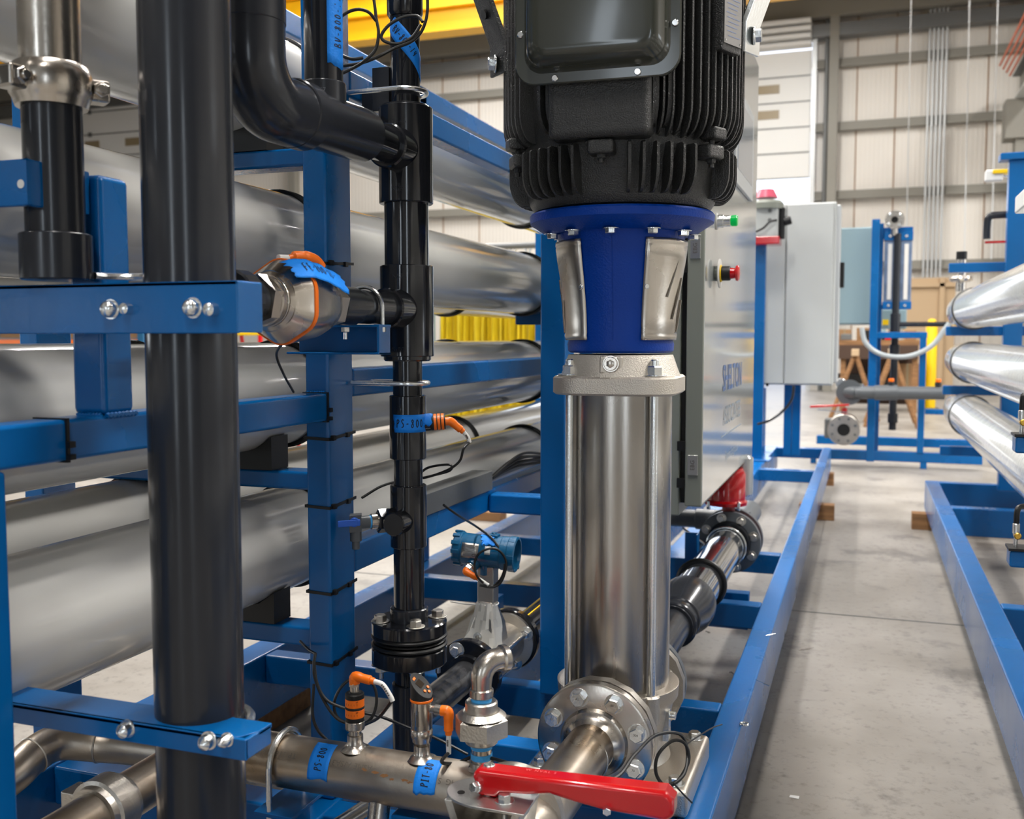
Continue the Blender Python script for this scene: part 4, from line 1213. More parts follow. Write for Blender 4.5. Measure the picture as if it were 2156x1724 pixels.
# flange pair
f1a, f1b, f2a, f2b = mz(1330), mz(1303), mz(1392), mz(1358)
def mfl(name, z0, z1, R=.0755, m='pvc_gloss'):
    return MB().lathe((MX, MY, z0), Z_, [(0, 0), (0, R - .002), (.002, R), (z1 - z0 - .003, R), (z1 - z0, R - .003), (z1 - z0, 0)], 56).build(name, m, ris)
fl = mfl('flange', f1a, f1b); seg(MB(), MX, MY, 1306, 1277, .038, .002).build('flange_hub', 'pvc', fl)
mfl('gasket', mz(1338), mz(1330), .0765, 'rubber'); mfl('gasket', mz(1346), mz(1341), .0735, 'rubber'); mfl('gasket', mz(1356), mz(1348), .0765, 'rubber')
fl2 = mfl('flange', f2a, f2b)
for a in (-78, 12, 102, 192):
    d = md(a)*.0585; c = V((MX, MY, 0)) + d
    MB().bolt(c + Z_*f1b, Z_, .0125, .012, ph=a*.02).build('flange_bolt', 'stainless_raw', fl)
    MB().bolt(c + Z_*f2a, -Z_, .0125, .013, ph=a*.02 + .3).rcyl(c + Z_*(f2a - .03), c + Z_*f1b, .0055, .001, 12).build('flange_nut', 'zinc', fl2)
rs('pipe', 1445, 1390, .030)
Z3 = onX(968, 1432, MX).z
MB().rcyl((MX, MY, HB), (MX, MY, mz(1436)), .0352, .0015, 48).build('socket', 'pvc', ris)
# ---- top cross line with elbow
def yp(px): return YonX(px, MX)
z1 = mz(322)
ze = z1 - .012
EY = yp(538)
line = thing('plastic_cross_line', 'dark plastic line with a big elbow and small tee at the riser top', 'pipe', (MX, EY, ze - .06))
R_ = .066
ctr = V((MX, EY + R_, ze + R_))
pts = [V((MX, EY, ze + .12))] + [V((MX, EY, ze + R_ + .02))] + arc(ctr, -Y_, -Z_, R_, 0, pi/2, 14) + [V((MX, EY + R_ + .04, ze + .001)), V((MX, yp(640), ze + .004))]
elb = MB().tube(pts, .0512, 48).build('elbow', 'pvc', line)
MB().rcyl((MX, EY, ze + .105), (MX, EY, ze + .17), .0525, .002, 48).build('elbow_socket', 'pvc', elb)
MB().cyl((MX, EY, ze + .16), (MX, EY, ze + .6), .0445, n=48).build('pipe', 'pvc', line)
MB().rcyl((MX, yp(622), ze + .003), (MX, yp(648), ze + .004), .0535, .002, 48).build('elbow_socket', 'pvc', elb)
MB().rcyl((MX, yp(640), ze + .004), (MX, yp(768), z1), .0465, .0015, 48).build('reducing_tee', 'pvc', line)
BYt = yp(690)
za = z1 - .005
MB().rcyl((MX, BYt, za), (MX, BYt, zat(MX, BYt, 176)), .0365, .0015, 40).build('tee_branch', 'pvc', line)
MB().cyl((MX, BYt, za), (MX, BYt, za + .6), .0315, n=40).build('pipe', 'pvc_gloss', line)
MB().cyl((MX, yp(760), z1), (MX, MY - .02, z1), .0335, n=40).build('pipe', 'pvc_gloss', line)
MB().rcyl((MX, MY - .085, z1), (MX, MY, z1), .0415, .003, 48).build('tee_port', 'pvc_gloss', tee1)
# molded marks on fittings
for (py, tee, r, s) in ((268, tee1, .0526, 'D2466'), (405, tee1, .0526, 'NSF'), (585, tee2, .0526, 'NSF'), (735, tee2, .0526, 'S-80')):
    m = MB(); f_ = cylmap((MX, MY, mz(py)), Z_, mr_, r)
    write(m, s, .013, f_, -.018, 0, space=1.1)
    m.build('moulded_mark', 'pvc', tee)
m = MB(); f_ = cylmap((MX, BYt, zat(MX, BYt, 200)), Z_, mr_, .0366); write(m, 'D2467', .010, f_, -.008, 0); m.build('moulded_mark', 'pvc_grey', line)
# ---- lower cross line through the flow sensor
z2 = mz(652)
low = thing('plastic_cross_line', 'grey plastic line running through the orange ringed sensor to the riser', 'pipe', (MX, 1.4, z2 - .03))
MB().cyl((MX, 1.13, z2), (MX, yp(560), z2), .0303, n=40).build('pipe', 'pvc', low)
MB().cyl((MX, yp(690), z2), (MX, MY, z2), .0303, n=40).build('pipe', 'pvc', low)
MB().rcyl((MX, MY - .095, z2), (MX, MY, z2), .0385, .003, 48).build('tee_port', 'pvc_gloss', tee2)
MB().rcyl((MX, yp(700), z2), (MX, yp(742), z2), .0335, .0015, 40).build('adapter', 'pvc', low)
un = MB().rcyl((MX, yp(482), z2), (MX, yp(512), z2), .043, .003, 18).build('union_nut', 'pvc', low, smooth=15)
MB().rcyl((MX, yp(552), z2), (MX, yp(560), z2), .0335, .001, 40).build('seal_ring', 'label_white', low)
# U-bolt over the lower line
yu = yp(768)
pts = [V((MX - .036, yu, z2 - .048))] + arc((MX, yu, z2), -X_, Z_, .036, 0, pi, 18) + [V((MX + .036, yu, z2 - .048))]
tag(MB().tube(pts, .0042, 10).build('u_bolt', 'zinc'), 'U-bolt arched over the grey line beside the orange ringed sensor', 'bolt', 'steel U-bolts')
# bracket on the blue post carrying it
zk = z2 - .0315; zk2 = onY(800, 746, yu).z
xk = XonY(811, yu)
sb = thing('angle_bracket', 'small blue angle bracket on the post under the grey line', 'bracket', (MX, yu, zk2))
MB().box((-.985, P1y0 - .048 - .0, zk - .005), (xk, P1y0 - .0, zk)).build('flange', 'blue_steel', sb, bevel=.001) if False else None
yb0, yb1 = yu - .022, yu + .026
MB().box((-1.0, yb0, zk - .005), (xk, yb1, zk)).build('flange', 'blue_steel', sb, bevel=.0012)
MB().box((-1.0, yb1 - .006, zk2), (xk, yb1, zk - .004)).build('web', 'blue_steel', sb, bevel=.0012)
MB().box((xk - .005, yb0, zk2), (xk, yb1, zk - .004)).build('end_plate', 'blue_steel', sb, bevel=.0012)
MB().box((-1.0, yb0 - .002, zk2 - .0), (xk, yb1, zk2 + .004)).build('lower_lip', 'blue_steel', sb, bevel=.0012)
for dx in (-.036, .036):
    q = V((MX + dx, yu - .003, zk - .005))
    MB().hexa(q, -Z_, .0085, .009).rcyl(q - Z_*.006, q - Z_*.022, .0045, .0008, 12).build('bolt_nut', 'zinc', sb)
# U-bolts tying the riser to the rack beams
for py, lb in ((196, 'U-bolt holding the riser to the rack under the upper beam'), (806, 'U-bolt holding the riser to the middle rack beam')):
    z = mz(py); R = .0405
    pts = [V((-.955, MY - R, z))] + arc((MX, MY, z), -Y_, X_, R, 0, pi, 20) + [V((-.955, MY + R, z))]
    tag(MB().tube(pts, .0048, 10).build('u_bolt', 'zinc'), lb, 'bolt', 'steel U-bolts')
# black strut pieces behind the riser
sz0, sz1 = mz(232), mz(140)
tag(MB().box((-.918, MY - .012, sz0), (-.882, MY + .012, sz1)).box((-.958, MY + .02, sz0 + .01), (-.900, MY + .03, sz1 - .03)).box((-.918, MY + .01, sz0 + .01), (-.905, MY + .025, sz1 - .03)).build('spacer_block', 'pvc', bevel=.001), 'black plastic spacer block between the riser top and the rack', 'spacer')
# ---- grey sample valve with blue handle on the third tee
zs = mz(1092)
MB().rcyl((MX, MY, zs), (MX - .0, MY - .068, zs), .023, .002, 32).build('tee_port', 'pvc_gloss', tee3)
sd = (md(-72)); 
sp_ = V((MX, MY, zs))
MB().rcyl(sp_, sp_ + sd*.048, .024, .002).hexa(sp_ + sd*.045, sd, .024, .020).build('side_port', 'pvc_gloss', tee3)
va = thing('sample_valve', 'small grey plastic valve with a blue handle on the side of the riser', 'valve', sp_ + sd*.08 - Z_*.045)
MB().rcyl(sp_ + sd*.062, sp_ + sd*.078, .0155, .001).build('reducer', 'stainless', va)
MB().rcyl(sp_ + sd*.074, sp_ + sd*.082, .0125, .0008).build('thread_tape', 'ptfe', va)
c = sp_ + sd*.098
MB().rcyl(sp_ + sd*.08, c + sd*.014, .0125, .001).obox(c + sd*.010, sd*.012, md(0)*.012, Z_*.017).rcyl(c + sd*.010 - Z_*.012, c + sd*.010 - Z_*.036, .0115, .001).rcyl(c + sd*.010 - Z_*.034, c + sd*.010 - Z_*.052, .0075, .001).build('valve_body', 'pvc_grey', va, bevel=.001)
MB().rcyl(c + sd*.012 + Z_*.004, c + sd*.012 + md(0)*.019 + Z_*.004, .009, .001).obox(c + sd*.022 + md(0)*.017 + Z_*.003, sd*.022, md(0)*.004, Z_*.006).build('handle', 'blue_handle', va, bevel=.0015) if mat('blue_handle', (.02, .13, .65), .35) else None

# ================================================================== low line with the flow meter
ZL = Z3
yA, yB = yp(985), yp(1070)
ll = thing('black_flow_line', 'glossy black plastic line leaving the riser foot with bolted flanges', 'pipe', (MX, yA, ZL - .08))
MB().cyl((MX, MY, ZL), (MX, yA - .005, ZL), .0345, n=44).build('pipe', 'pvc_dusty', ll) if mat('pvc_dusty', (.05, .05, .053), .2, var=.85, vscale=35, col2=(.014, .015, .017)) else None
MB().lathe((MX, yA - .022, ZL), Y_, [(0, 0), (0, .045), (.012, .047), (.012, .0765), (.014, .079), (.034, .079), (.036, .077), (.036, 0)], 56).build('flange', 'pvc_gloss', ll)
MB().lathe((MX, yB - .002, ZL), Y_, [(0, 0), (0, .077), (.002, .079), (.022, .079), (.024, .077), (.024, .047), (.05, .044), (.05, 0)], 56).build('flange', 'pvc_gloss', ll)
lp = MB().cyl((MX, yB + .04, ZL), (MX, 4.7, ZL), .034, n=44).build('pipe', 'pvc_gloss', ll)
st = cylmap((MX, yB + .06, ZL), Y_, Z_, .0343)
MB().add([st(.010, 0), st(.013, 0), st(.013, 2), st(.010, 2)], [(0, 1, 2, 3)]).build('yellow_stripe', 'yellow', lp)
fm_ = thing('flow_meter', 'stainless wafer flow meter with a teal transmitter head between black flanges', 'flow meter', (MX, (yA + yB)/2, ZL - .07))
MB().lathe((MX, yA + .016, ZL), Y_, [(0, 0), (0, .066), (.004, .068), (.014, .068), (.018, .05), (yB - yA - .036, .05), (yB - yA - .032, .072), (yB - yA - .02, .072), (yB - yA - .02, 0)], 56).build('wafer_body', 'stainless_raw', fm_)
for k, a in enumerate((25, 115, 205, 295)):
    d = X_*cos(rad(a)) + Z_*sin(rad(a))
    q = V((MX, yA - .010, ZL)) + d*.0595
    MB().bolt(q, -Y_, .0125, .012, ph=.3*k).rcyl(q, V((q.x, yB + .04, q.z)), .006, .001, 12).build('flange_bolt', 'zinc', ll)
    q = V((MX, yB - .016, ZL)) + d*.0595
    MB().rcyl(q, q - Y_*.002, .019, .0005, 20).hexa(q - Y_*.002, -Y_, .0125, .011).hexa(q - Y_*.014, -Y_, .0105, .006).rcyl(q - Y_*.018, q - Y_*.03, .006, .001, 12).build('flange_nut', 'zinc', ll)
ym = (yA + yB)/2 - .01
mc = V((XonY(1012, ym) + .0, ym, 0)); mc.x = MX + .0
zn = zat(mc.x, ym, 1262); zn2 = zat(mc.x, ym, 1212); zhd = zat(mc.x, ym, 1160)
mast = MB()
loft(mast, [[V((mc.x + sx*w_, ym + sy*d_, z)) for sx, sy in ((-1, -1), (1, -1), (1, 1), (-1, 1))] for z, w_, d_ in ((ZL + .02, .036, .055), (ZL + .08, .030, .045), (zn - .02, .020, .024), (zn, .019, .021))])
mast.build('mast', 'stainless_raw', fm_, bevel=.005)
MB().obox((mc.x, ym, (zn + zn2)/2 + .01), (.021, 0, 0), (0, .019, 0), (0, 0, (zn2 - zn)/2 + .016)).build('neck', 'cast_base', fm_, bevel=.003)
hx = V((mc.x - .004, ym, zhd)); ha = (X_*.985 + Y_*.08 - Z_*.06).normalized()
hd_ = MB().lathe(hx - ha*.078, ha, [(0, 0), (0, .036), (.004, .040), (.020, .0405), (.022, .038), (.026, .0385), (.118, .0385), (.120, .041), (.136, .041), (.138, .043), (.154, .043), (.156, .040), (.156, .036), (.135, .034), (.135, 0)], 48)
hd_.build('transmitter_head', 'transmitter', fm_)
for k in range(12):
    a = k*pi/6; u1 = Z_; v1 = ha.cross(Z_)
    for s0, s1 in ((-.078, -.060), (.062, .077)):
        c = hx + ha*((s0 + s1)/2) + (u1*cos(a) + v1*sin(a))*.0405
        if s0 < 0 or k % 2: MB().obox(c, ha*(s1 - s0)/2, (u1*cos(a) + v1*sin(a))*.003, (v1*cos(a) - u1*sin(a))*.005).build('cap_rib', 'transmitter', fm_, bevel=.001)
MB().rcyl(hx - Z_*.03, hx - Z_*.058, .021, .003).build('head_stem', 'transmitter', fm_)
MB().obox(hx + ha*.02 + Z_*.036, ha*.012, Y_*.012, Z_*.008).rcyl(hx + ha*.02 + Z_*.04, hx + ha*.02 + Z_*.048, .006, .001).build('head_boss', 'transmitter', fm_, bevel=.002)
fmh = cylmap(hx, ha, -Y_ + Z_*.12, .0388)
npm = MB()
pg = tape_mesh(cylmap(hx, ha, -Y_ + Z_*.12, .0396), -.019, .018, -.052, -.010, 8, 4)
pg.build('name_plate', 'stainless_raw', fm_, solid=.0006)
tx = MB(); f2 = cylmap(hx, ha, -Y_ + Z_*.12, .0402)
g = lambda u, v: f2(-v, u)
for k, wd in enumerate((.016, .013, .017, .011, .015)):
    v_ = .013 - k*.0036
    tx.add([f2(-v_, -.031 - wd), f2(-v_, -.031 + wd), f2(-v_ - .0009, -.031 + wd), f2(-v_ - .0009, -.031 - wd)], [(0, 1, 2, 3)])
write(tx, 'CE', .010, (lambda u, v: f2(-v, u)), -.019, -.010, bold=.0002)
write(tx, 'Ex', .005, (lambda u, v: f2(-v, u)), -.045, -.010)
tx.build('plate_print', 'ink_grey', fm_)
tape_mesh(f2, -.016, .004, .006, .020, 4, 3).build('sticker', 'label_white', fm_, solid=.0004)
tag(tape_mesh(cylmap(hx, ha, -Y_*.4 + Z_, .0408), -.012, .026, -.010, .022, 8, 8, torn='lrtb', amp=.007, shear=.4).build('masking_tape', 'tape', solid=.0006), 'crumpled blue tape scrap on the teal transmitter head', 'tape', 'blue masking tape labels')
# cable gland and orange plug
g0 = hx - ha*.022 - Z_*.028 - Y_*.024; gd = (-Y_*.75 - Z_*.45 - X_*.35).normalized()
MB().rcyl(g0 - gd*.01, g0 + gd*.012, .016, .002).build('gland_boss', 'transmitter', fm_)
MB().rcyl(g0 + gd*.010, g0 + gd*.016, .0125, .001).hexa(g0 + gd*.016, gd, .011, .010).build('gland', 'stainless', fm_)
# plastic bag and tie round the mast
bagm = MB(); vs = []
nz_, na_ = 7, 16
for j in range(nz_):
    z = zn - .002 - j*.019
    for i in range(na_ + 1):
        a = -pi*.75 + pi*1.25*i/na_
        r = .024 + .0045*j + .005*sin(i*2.3 + j) + (.012 if 5 < i < 9 and j > 3 else 0)
        vs.append(V((mc.x + r*sin(a), ym - r*cos(a)*1.1 - .004*j, z - (.012*sin(i*1.1) if j == nz_ - 1 else 0))))
bagm.add(vs, [(j*(na_ + 1) + i, j*(na_ + 1) + i + 1, (j + 1)*(na_ + 1) + i + 1, (j + 1)*(na_ + 1) + i) for j in range(nz_ - 1) for i in range(na_)])
bg_ = thing('plastic_bag', 'clear plastic parts bag tied round the flow meter mast', 'bag', (mc.x, ym - .03, zn - .12))
bagm.build('bag_film', 'clear_film', bg_)
q = V((mc.x - .002, ym - .062, zn - .075))
MB().lathe(q, (-.1, -1, .1), [(0, .004), (0, .0115), (.003, .0115), (.003, .0075), (.006, .0075), (.006, .004)], 24).build('bagged_washer', 'zinc', bg_)
tie_ = MB().torus((mc.x, ym, zn - .008), (.05, 0, 1), .0255, .0016, 28, 6)
tie_.tube([V((mc.x - .02, ym - .018, zn - .010)), V((mc.x - .05, ym - .03, zn - .008)), V((mc.x - .085, ym - .035, zn - .004))], .0015, 6)
tag(tie_.build('zip_tie', 'label_white'), 'white zip tie with a long tail round the flow meter mast', 'zip tie')
# small blue upright behind the meter
p = onX(1048, 1300, MX - .0)
xq = XonY(1045, 2.75)
MB().box((xq - .02, 2.72, HB), (xq + .02, 2.76, zat(xq, 2.74, 1252))).box((xq - .06, 2.745, zat(xq, 2.74, 1300)), (xq, 2.755, zat(xq, 2.74, 1252))).build('pipe_support', 'blue_steel', rack, bevel=.002)
# ================================================================== stainless manifold across the front
NY = 1.46
def mx_(px): return XonY(px, NY)
ZM = onY(900, 1649, NY).z
RMf = .0445
man = thing('steel_manifold', 'brushed stainless manifold pipe running across the front of the skid', 'pipe', (-.85, NY, ZM - RMf))
xl, xr_ = -1.10, PX
MB().cyl((mx_(520), NY, ZM), (xr_ + .0, NY, ZM), RMf, n=64).build('pipe', 'stainless_pipe', man)
MB().cyl((xl + .08, NY, ZM), (mx_(520), NY, ZM), .044, n=48).build('pipe', 'stainless_pipe', man)
el = MB().tube(arc((xl + .07, NY - .07, ZM), Y_, -X_, .07, 0, pi/2, 12), .044, 40).build('elbow', 'stainless_pipe', man)
MB().cyl((xl, NY - .07, ZM), (xl, .45, ZM), .038, n=40).build('pipe', 'stainless_pipe', man)
p = onX(215, 1712, xl); 
cg = MB().lathe((xl, p.y + .04, ZM), -Y_, [(0, .038), (0, .045), (.012, .047), (.014, .053), (.05, .053), (.052, .047), (.062, .045), (.062, .038)], 40).build('grooved_coupling', 'stainless_raw', man)
MB().obox((xl - .058, p.y + .01, ZM + .01), (.014, 0, 0), (0, .02, 0), (0, 0, .016)).build('coupling_ear', 'stainless_raw', cg, bevel=.003)
MB().torus((mx_(524), NY, ZM), X_, RMf - .001, .0022, 48, 8).build('weld_seam', 'stainless_raw', man)
# suction spool from the tee to the pump
sp0 = V((PX, NY, ZM)); 
MB().cyl((PX, NY - .25, ZM), (PX, fy - .028, zf), .0445, n=56).build('suction_pipe', 'stainless_pipe', man)
MB().torus((PX, fy - .10, zf - .001), Y_, .0445, .002, 56, 8).build('weld_seam', 'stainless_raw', man)
mf = thing('pipe_flange', 'polished eight bolt stainless flange bolted to the front of the pump', 'flange', (PX, fy - .03, zf - .11))
c0 = V((PX, fy - .026, zf))
MB().lathe(c0, Y_, [(0, .0445), (0, .107), (.003, .1115), (.020, .1115), (.022, .1095), (.022, 0)], 72).build('flange_plate', 'stainless', mf)
MB().lathe(c0 + Y_*.001, -Y_, [(0, 0), (0, .066), (.005, .064), (.010, .0615), (.013, .055), (.02, .050), (.03, .0455), (.03, 0)], 56).build('flange_hub', 'stainless', mf)
for k in range(8):
    a = pi/8 + k*pi/4 - .06
    d = X_*cos(a) + Z_*sin(a)
    q = c0 + d*.0875
    b_ = MB().rcyl(q, q - Y_*.0018, .0185, .0004, 24).hexa(q - Y_*.0018, -Y_, .0145, .014, ph=.35*k).build('flange_bolt', 'zinc', mf)
    m = MB(); write(m, ('304', '80', 'A2', '70')[k % 4], .006, planemap(q - Y_*.01605, X_, Z_), 0, .002); m.build('head_mark', 'ink_grey', b_)
# printing and stains on the manifold
f_ = cylmap((mx_(600), NY, ZM), X_, Z_*.75 - Y_*.66, RMf + .0004)
g_ = lambda u, v: f_(v*1.0, u)
def onman(px): return (mx_(px) - mx_(600))
m = MB()
write(m, 'TP 316/316L', .013, lambda u, v: f_(-v, u), onman(595), -.008, rot=pi, space=1.1)
write(m, 'ASME A/SA312', .013, lambda u, v: f_(-v, u), onman(745), -.008, rot=pi, space=1.1)
write(m, '4G  S', .013, lambda u, v: f_(-v, u), onman(955), -.010, rot=pi)
m.build('pipe_print', 'ink_grey', man)
rr = random.Random(5); mat('rust', (.20, .09, .03), .8)
for px, v_, s in ((560, -.012, 1), (590, -.010, .7), (780, .012, 1), (805, .014, 1.4), (825, .016, 1.6), (840, .02, 1), (868, .018, 1.3), (880, .02, .8)):
    m = MB()
    for q in range(3):
        u0, v0 = onman(px) + rr.uniform(-.003, .003), v_ + rr.uniform(-.001, .001)
        pl_ = [(rr.uniform(.0016, .005)*s*cos(i*pi/5), rr.uniform(.0008, .0022)*s*sin(i*pi/5)) for i in range(10)]
        m.add([f_(v0 + b2, u0 + a2) + (V((0, -.66, .75))*.00005*q) for a2, b2 in pl_], [tuple(range(10))])
    m.build('rust_mark', 'rust', man)
# tape labels around it
def man_tape(px0, px1, txt, lb, t0, t1):
    a, b = onman(px0), onman(px1)
    T = thing('tape_label', lb, 'tape', (mx_((px0 + px1)/2), NY - RMf, ZM), 'blue masking tape labels')
    tape_mesh(lambda u, v: cylmap((mx_(600), NY, ZM), X_, Z_*.75 - Y_*.66, RMf + .0008)(v, u), a, b, t0, t1, 6, 14, torn='t', amp=.004).build('tape_strip', 'tape', T, solid=.0004)
    m = MB(); ff = cylmap((mx_(600), NY, ZM), X_, Z_*.75 - Y_*.66, RMf + .0014)
    hand(m, txt, .013, lambda u, v: ff(-v, u), (a + b)/2, -(t0 + t1)/2 + .002, rot=pi/2, r=.0008)
    m.build('handwriting', 'ink', T)
    return T
# t runs along the wrap: positive toward the viewer's side and down
man_tape(664, 706, 'PS-800', 'blue tape label lettered PS-800 wrapped on the manifold, left of its twin', -.026, .040)
man_tape(888, 934, 'PIT-80', 'blue tape label lettered PIT-80 wrapped on the manifold under the display sensor', -.026, .036)
# U-bolt over the manifold
xu = mx_(588)
pts = [V((xu, NY - .052, ZM - .085))] + arc((xu, NY, ZM), -Y_, Z_, .052, 0, pi, 20) + [V((xu, NY + .052, ZM - .085))]
tag(MB().tube(pts, .0052, 10).build('u_bolt', 'zinc'), 'U-bolt arched over the left part of the stainless manifold', 'bolt', 'steel U-bolts')
sup = thing('pipe_stand', 'blue angle stand beneath the stainless manifold', 'stand', (mx_(600), NY, HB))
MB().box((mx_(560), NY - .06, ZM - .075), (mx_(640), NY + .06, ZM - .068)).build('top_plate', 'blue_steel', sup, bevel=.001)
MB().box((mx_(575), NY - .025, HB - .18), (mx_(625), NY + .025, ZM - .075)).build('stand_leg', 'blue_steel', sup, bevel=.004)
# drain stub below
xd = mx_(800)
MB().cyl((xd, NY - .012, ZM - .03), (xd + .0, NY - .03, ZM - .092), .0185, n=32).build('drain_stub', 'stainless', man)
MB().cyl((xd, NY - .0305, ZM - .089), (xd, NY - .034, ZM - .106), .0165, n=32).build('thread_tape', 'ptfe', man)
MB().cyl((xd, NY - .034, ZM - .104), (xd, NY - .05, ZM - .16), .021, n=32).build('drain_cap', 'stainless', man)
for k in range(2):
    q = onY(752 + 16*k, 1700 + 8*k, NY + .02)
    tag(MB().rcyl(q + V((.03, 0, .02)), q + V((-.05, 0, -.04)), .0075, .001, 16).build('stud_bolt', 'stainless_raw'), ['left steel stud end under the manifold', 'right steel stud end under the manifold'][k], 'stud', 'stud ends under the manifold')
q = onY(885, 1712, NY)
bx = thing('junction_plate', 'blue painted plate under the right half of the manifold', 'plate', (q.x, NY + .0, q.z - .03))
MB().box((mx_(826), NY - .02, q.z - .2), (mx_(955), NY + .05, q.z)).build('plate_body', 'blue_steel', bx, bevel=.003)

# connector plug with white marker sleeve and cable
def plug(root, p, d1, d2, L1=.022, L2=.03, r=.0085):
    d1, d2 = V(d1).normalized(), V(d2).normalized()
    c = p + d1*L1
    pts = [p, p + d1*(L1*.55), c + (d2 - d1)*.004, c + d2*(L2*.55), c + d2*L2]
    MB().tube(spline([p, p + d1*L1*.6, c + (d2 - d1*.0)*.002, c + d2*L2*.5, c + d2*L2*.82], 5), [r*1.05]*8 + [r]*6 + [r*.9]*7, 16).build('plug_body', 'orange', root)
    e = c + d2*L2*.80
    MB().lathe(e, d2, [(0, 0), (0, r*.92), (.003, r*.9), (.004, r*.7), (.010, r*.66), (.012, 0)], 16).build('strain_relief', 'orange', root)
    return e + d2*.010
def sleeve(root, pts, r=.0042):
    P = spline(pts, 6)
    MB().tube(P, r, 12).build('marker_sleeve', 'label_white', root)
    m = MB()
    mid = P[len(P)//3:2*len(P)//3]
    for k, q in enumerate(mid):
        t_ = (P[min(P.index(q) + 1, len(P) - 1)] - q).normalized() if q != P[-1] else X_
        s_ = t_.cross(V((.0, -1, .3))).normalized()
        n_ = s_.cross(t_).normalized()
        if n_.y > 0: n_ = -n_
        m.add([q + n_*(r + .0003) + s_*a_*.0016 + t_*b_*.0012 for a_, b_ in ((-1, -1), (1, -1), (1, 1), (-1, 1))], [(0, 1, 2, 3)])
    m.build('sleeve_print', 'ink_grey', root)
# --- pressure switch on the manifold
def boss(x, dy=0.0):
    z0 = ZM + RMf - .004
    return MB().lathe((x, NY + dy, z0), Z_, [(0, .026), (.003, .020), (.007, .0155), (.010, .0135), (.024, .0135), (.024, 0)], 32)
x1 = mx_(739)
boss(x1).build('boss', 'stainless', man)
zb1 = ZM + RMf + .020
c = V((x1, NY, zb1))
psw = thing('pressure_switch', 'pressure switch with two orange rings on the manifold', 'sensor', c)
MB().rcyl(c, c + Z_*.012, .0105, .001).build('nipple', 'stainless', psw)
MB().lathe(c + Z_*.010, Z_, [(0, .009), (0, .0155), (.002, .0165), (.014, .0165), (.016, .0145), (.016, 0)], 24).build('knurled_nut', 'stainless', psw, smooth=15)
MB().rcyl(c + Z_*.024, c + Z_*.032, .0158, .0008).build('lower_collar', 'black', psw)
MB().rcyl(c + Z_*.032, c + Z_*.046, .0162, .0008).build('orange_ring', 'orange', psw)
MB().rcyl(c + Z_*.046, c + Z_*.050, .0163, .0005).build('middle_collar', 'black', psw)
MB().rcyl(c + Z_*.050, c + Z_*.064, .0162, .0008).build('orange_ring', 'orange', psw)
MB().lathe(c + Z_*.064, Z_, [(0, 0), (0, .0162), (.007, .0162), (.009, .0145), (.009, .010), (.011, .009), (.011, 0)], 32).build('cap', 'black', psw)
MB().rcyl(c + Z_*.073, c + Z_*.090, .0080, .0008).hexa(c + Z_*.084, Z_, .0095, .006).build('thread_nut', 'stainless', psw)
m = MB(); sf = cylmap(c + Z_*.039, Z_, tc_, .0165)
for k in range(5): m.add([sf(-.012 + k*.005, -.002), sf(-.0115 + k*.005, -.002), sf(-.0115 + k*.005, .001), sf(-.012 + k*.005, .001)], [(0, 1, 2, 3)]); m.add([sf(-.012 + k*.005, .016), sf(-.0115 + k*.005, .016), sf(-.0115 + k*.005, .019), sf(-.012 + k*.005, .019)], [(0, 1, 2, 3)])
write(m, 'SP', .004, sf, .008, .004); write(m, 'rP', .004, sf, .008, .022); m.build('scale_print', 'ink', psw)
pl1 = thing('cable_plug', 'orange right-angle plug on top of the pressure switch with white marker sleeve', 'plug', c + Z_*.088, 'orange sensor plugs')
e = plug(pl1, c + Z_*.088, Z_, X_*.97 + Z_*-.12, .013, .034)
s_end = e + V((.030, 0, -.022))
sleeve(pl1, [e - X_*.001, e + V((.016, 0, -.004)), s_end, s_end + V((.004, 0, -.008))])
# cables of this sensor
def pt(px, py, d): return onD(px, py, d)
def cable(pts, lb, r=.0028, m='cable', k=8, grp='black sensor cables'):
    o = MB().tube(spline(pts, k), r, 8).build('sensor_cable', m)
    return tag(o, lb, 'cable', grp)
d_ = 1.72
cable([s_end + V((.004, 0, -.006)), pt(800, 1508, 1.68), pt(775, 1522, 1.74), pt(752, 1528, 1.78), pt(712, 1512, 1.8), pt(704, 1478, 1.8), pt(722, 1442, 1.8), pt(755, 1424, 1.8), pt(785, 1440, 1.8), pt(793, 1475, 1.8), pt(783, 1510, 1.8), pt(760, 1524, 1.8), pt(715, 1516, 1.79), pt(685, 1480, 1.79), pt(664, 1430, 1.79), pt(661, 1400, 1.79), pt(664, 1375, 1.80)], 'coiled black cable of the pressure switch looped behind it against the blue post')
cable([pt(661, 1395, 1.795), pt(668, 1440, 1.79), pt(690, 1475, 1.79), pt(740, 1495, 1.8), pt(800, 1508, 1.82), pt(860, 1532, 1.85), pt(920, 1555, 1.86), pt(985, 1588, 1.84)], 'long black cable sagging from the blue post behind the display sensor')
cable([pt(661, 1440, 1.80), pt(658, 1500, 1.80), pt(668, 1535, 1.80), pt(690, 1560, 1.79)], 'black cable dropping down the left edge of the blue post foot')
cable([pt(632, 1350, 1.95), pt(650, 1368, 1.92), pt(664, 1376, 1.90)], 'short black cable end poking out left of the blue post')
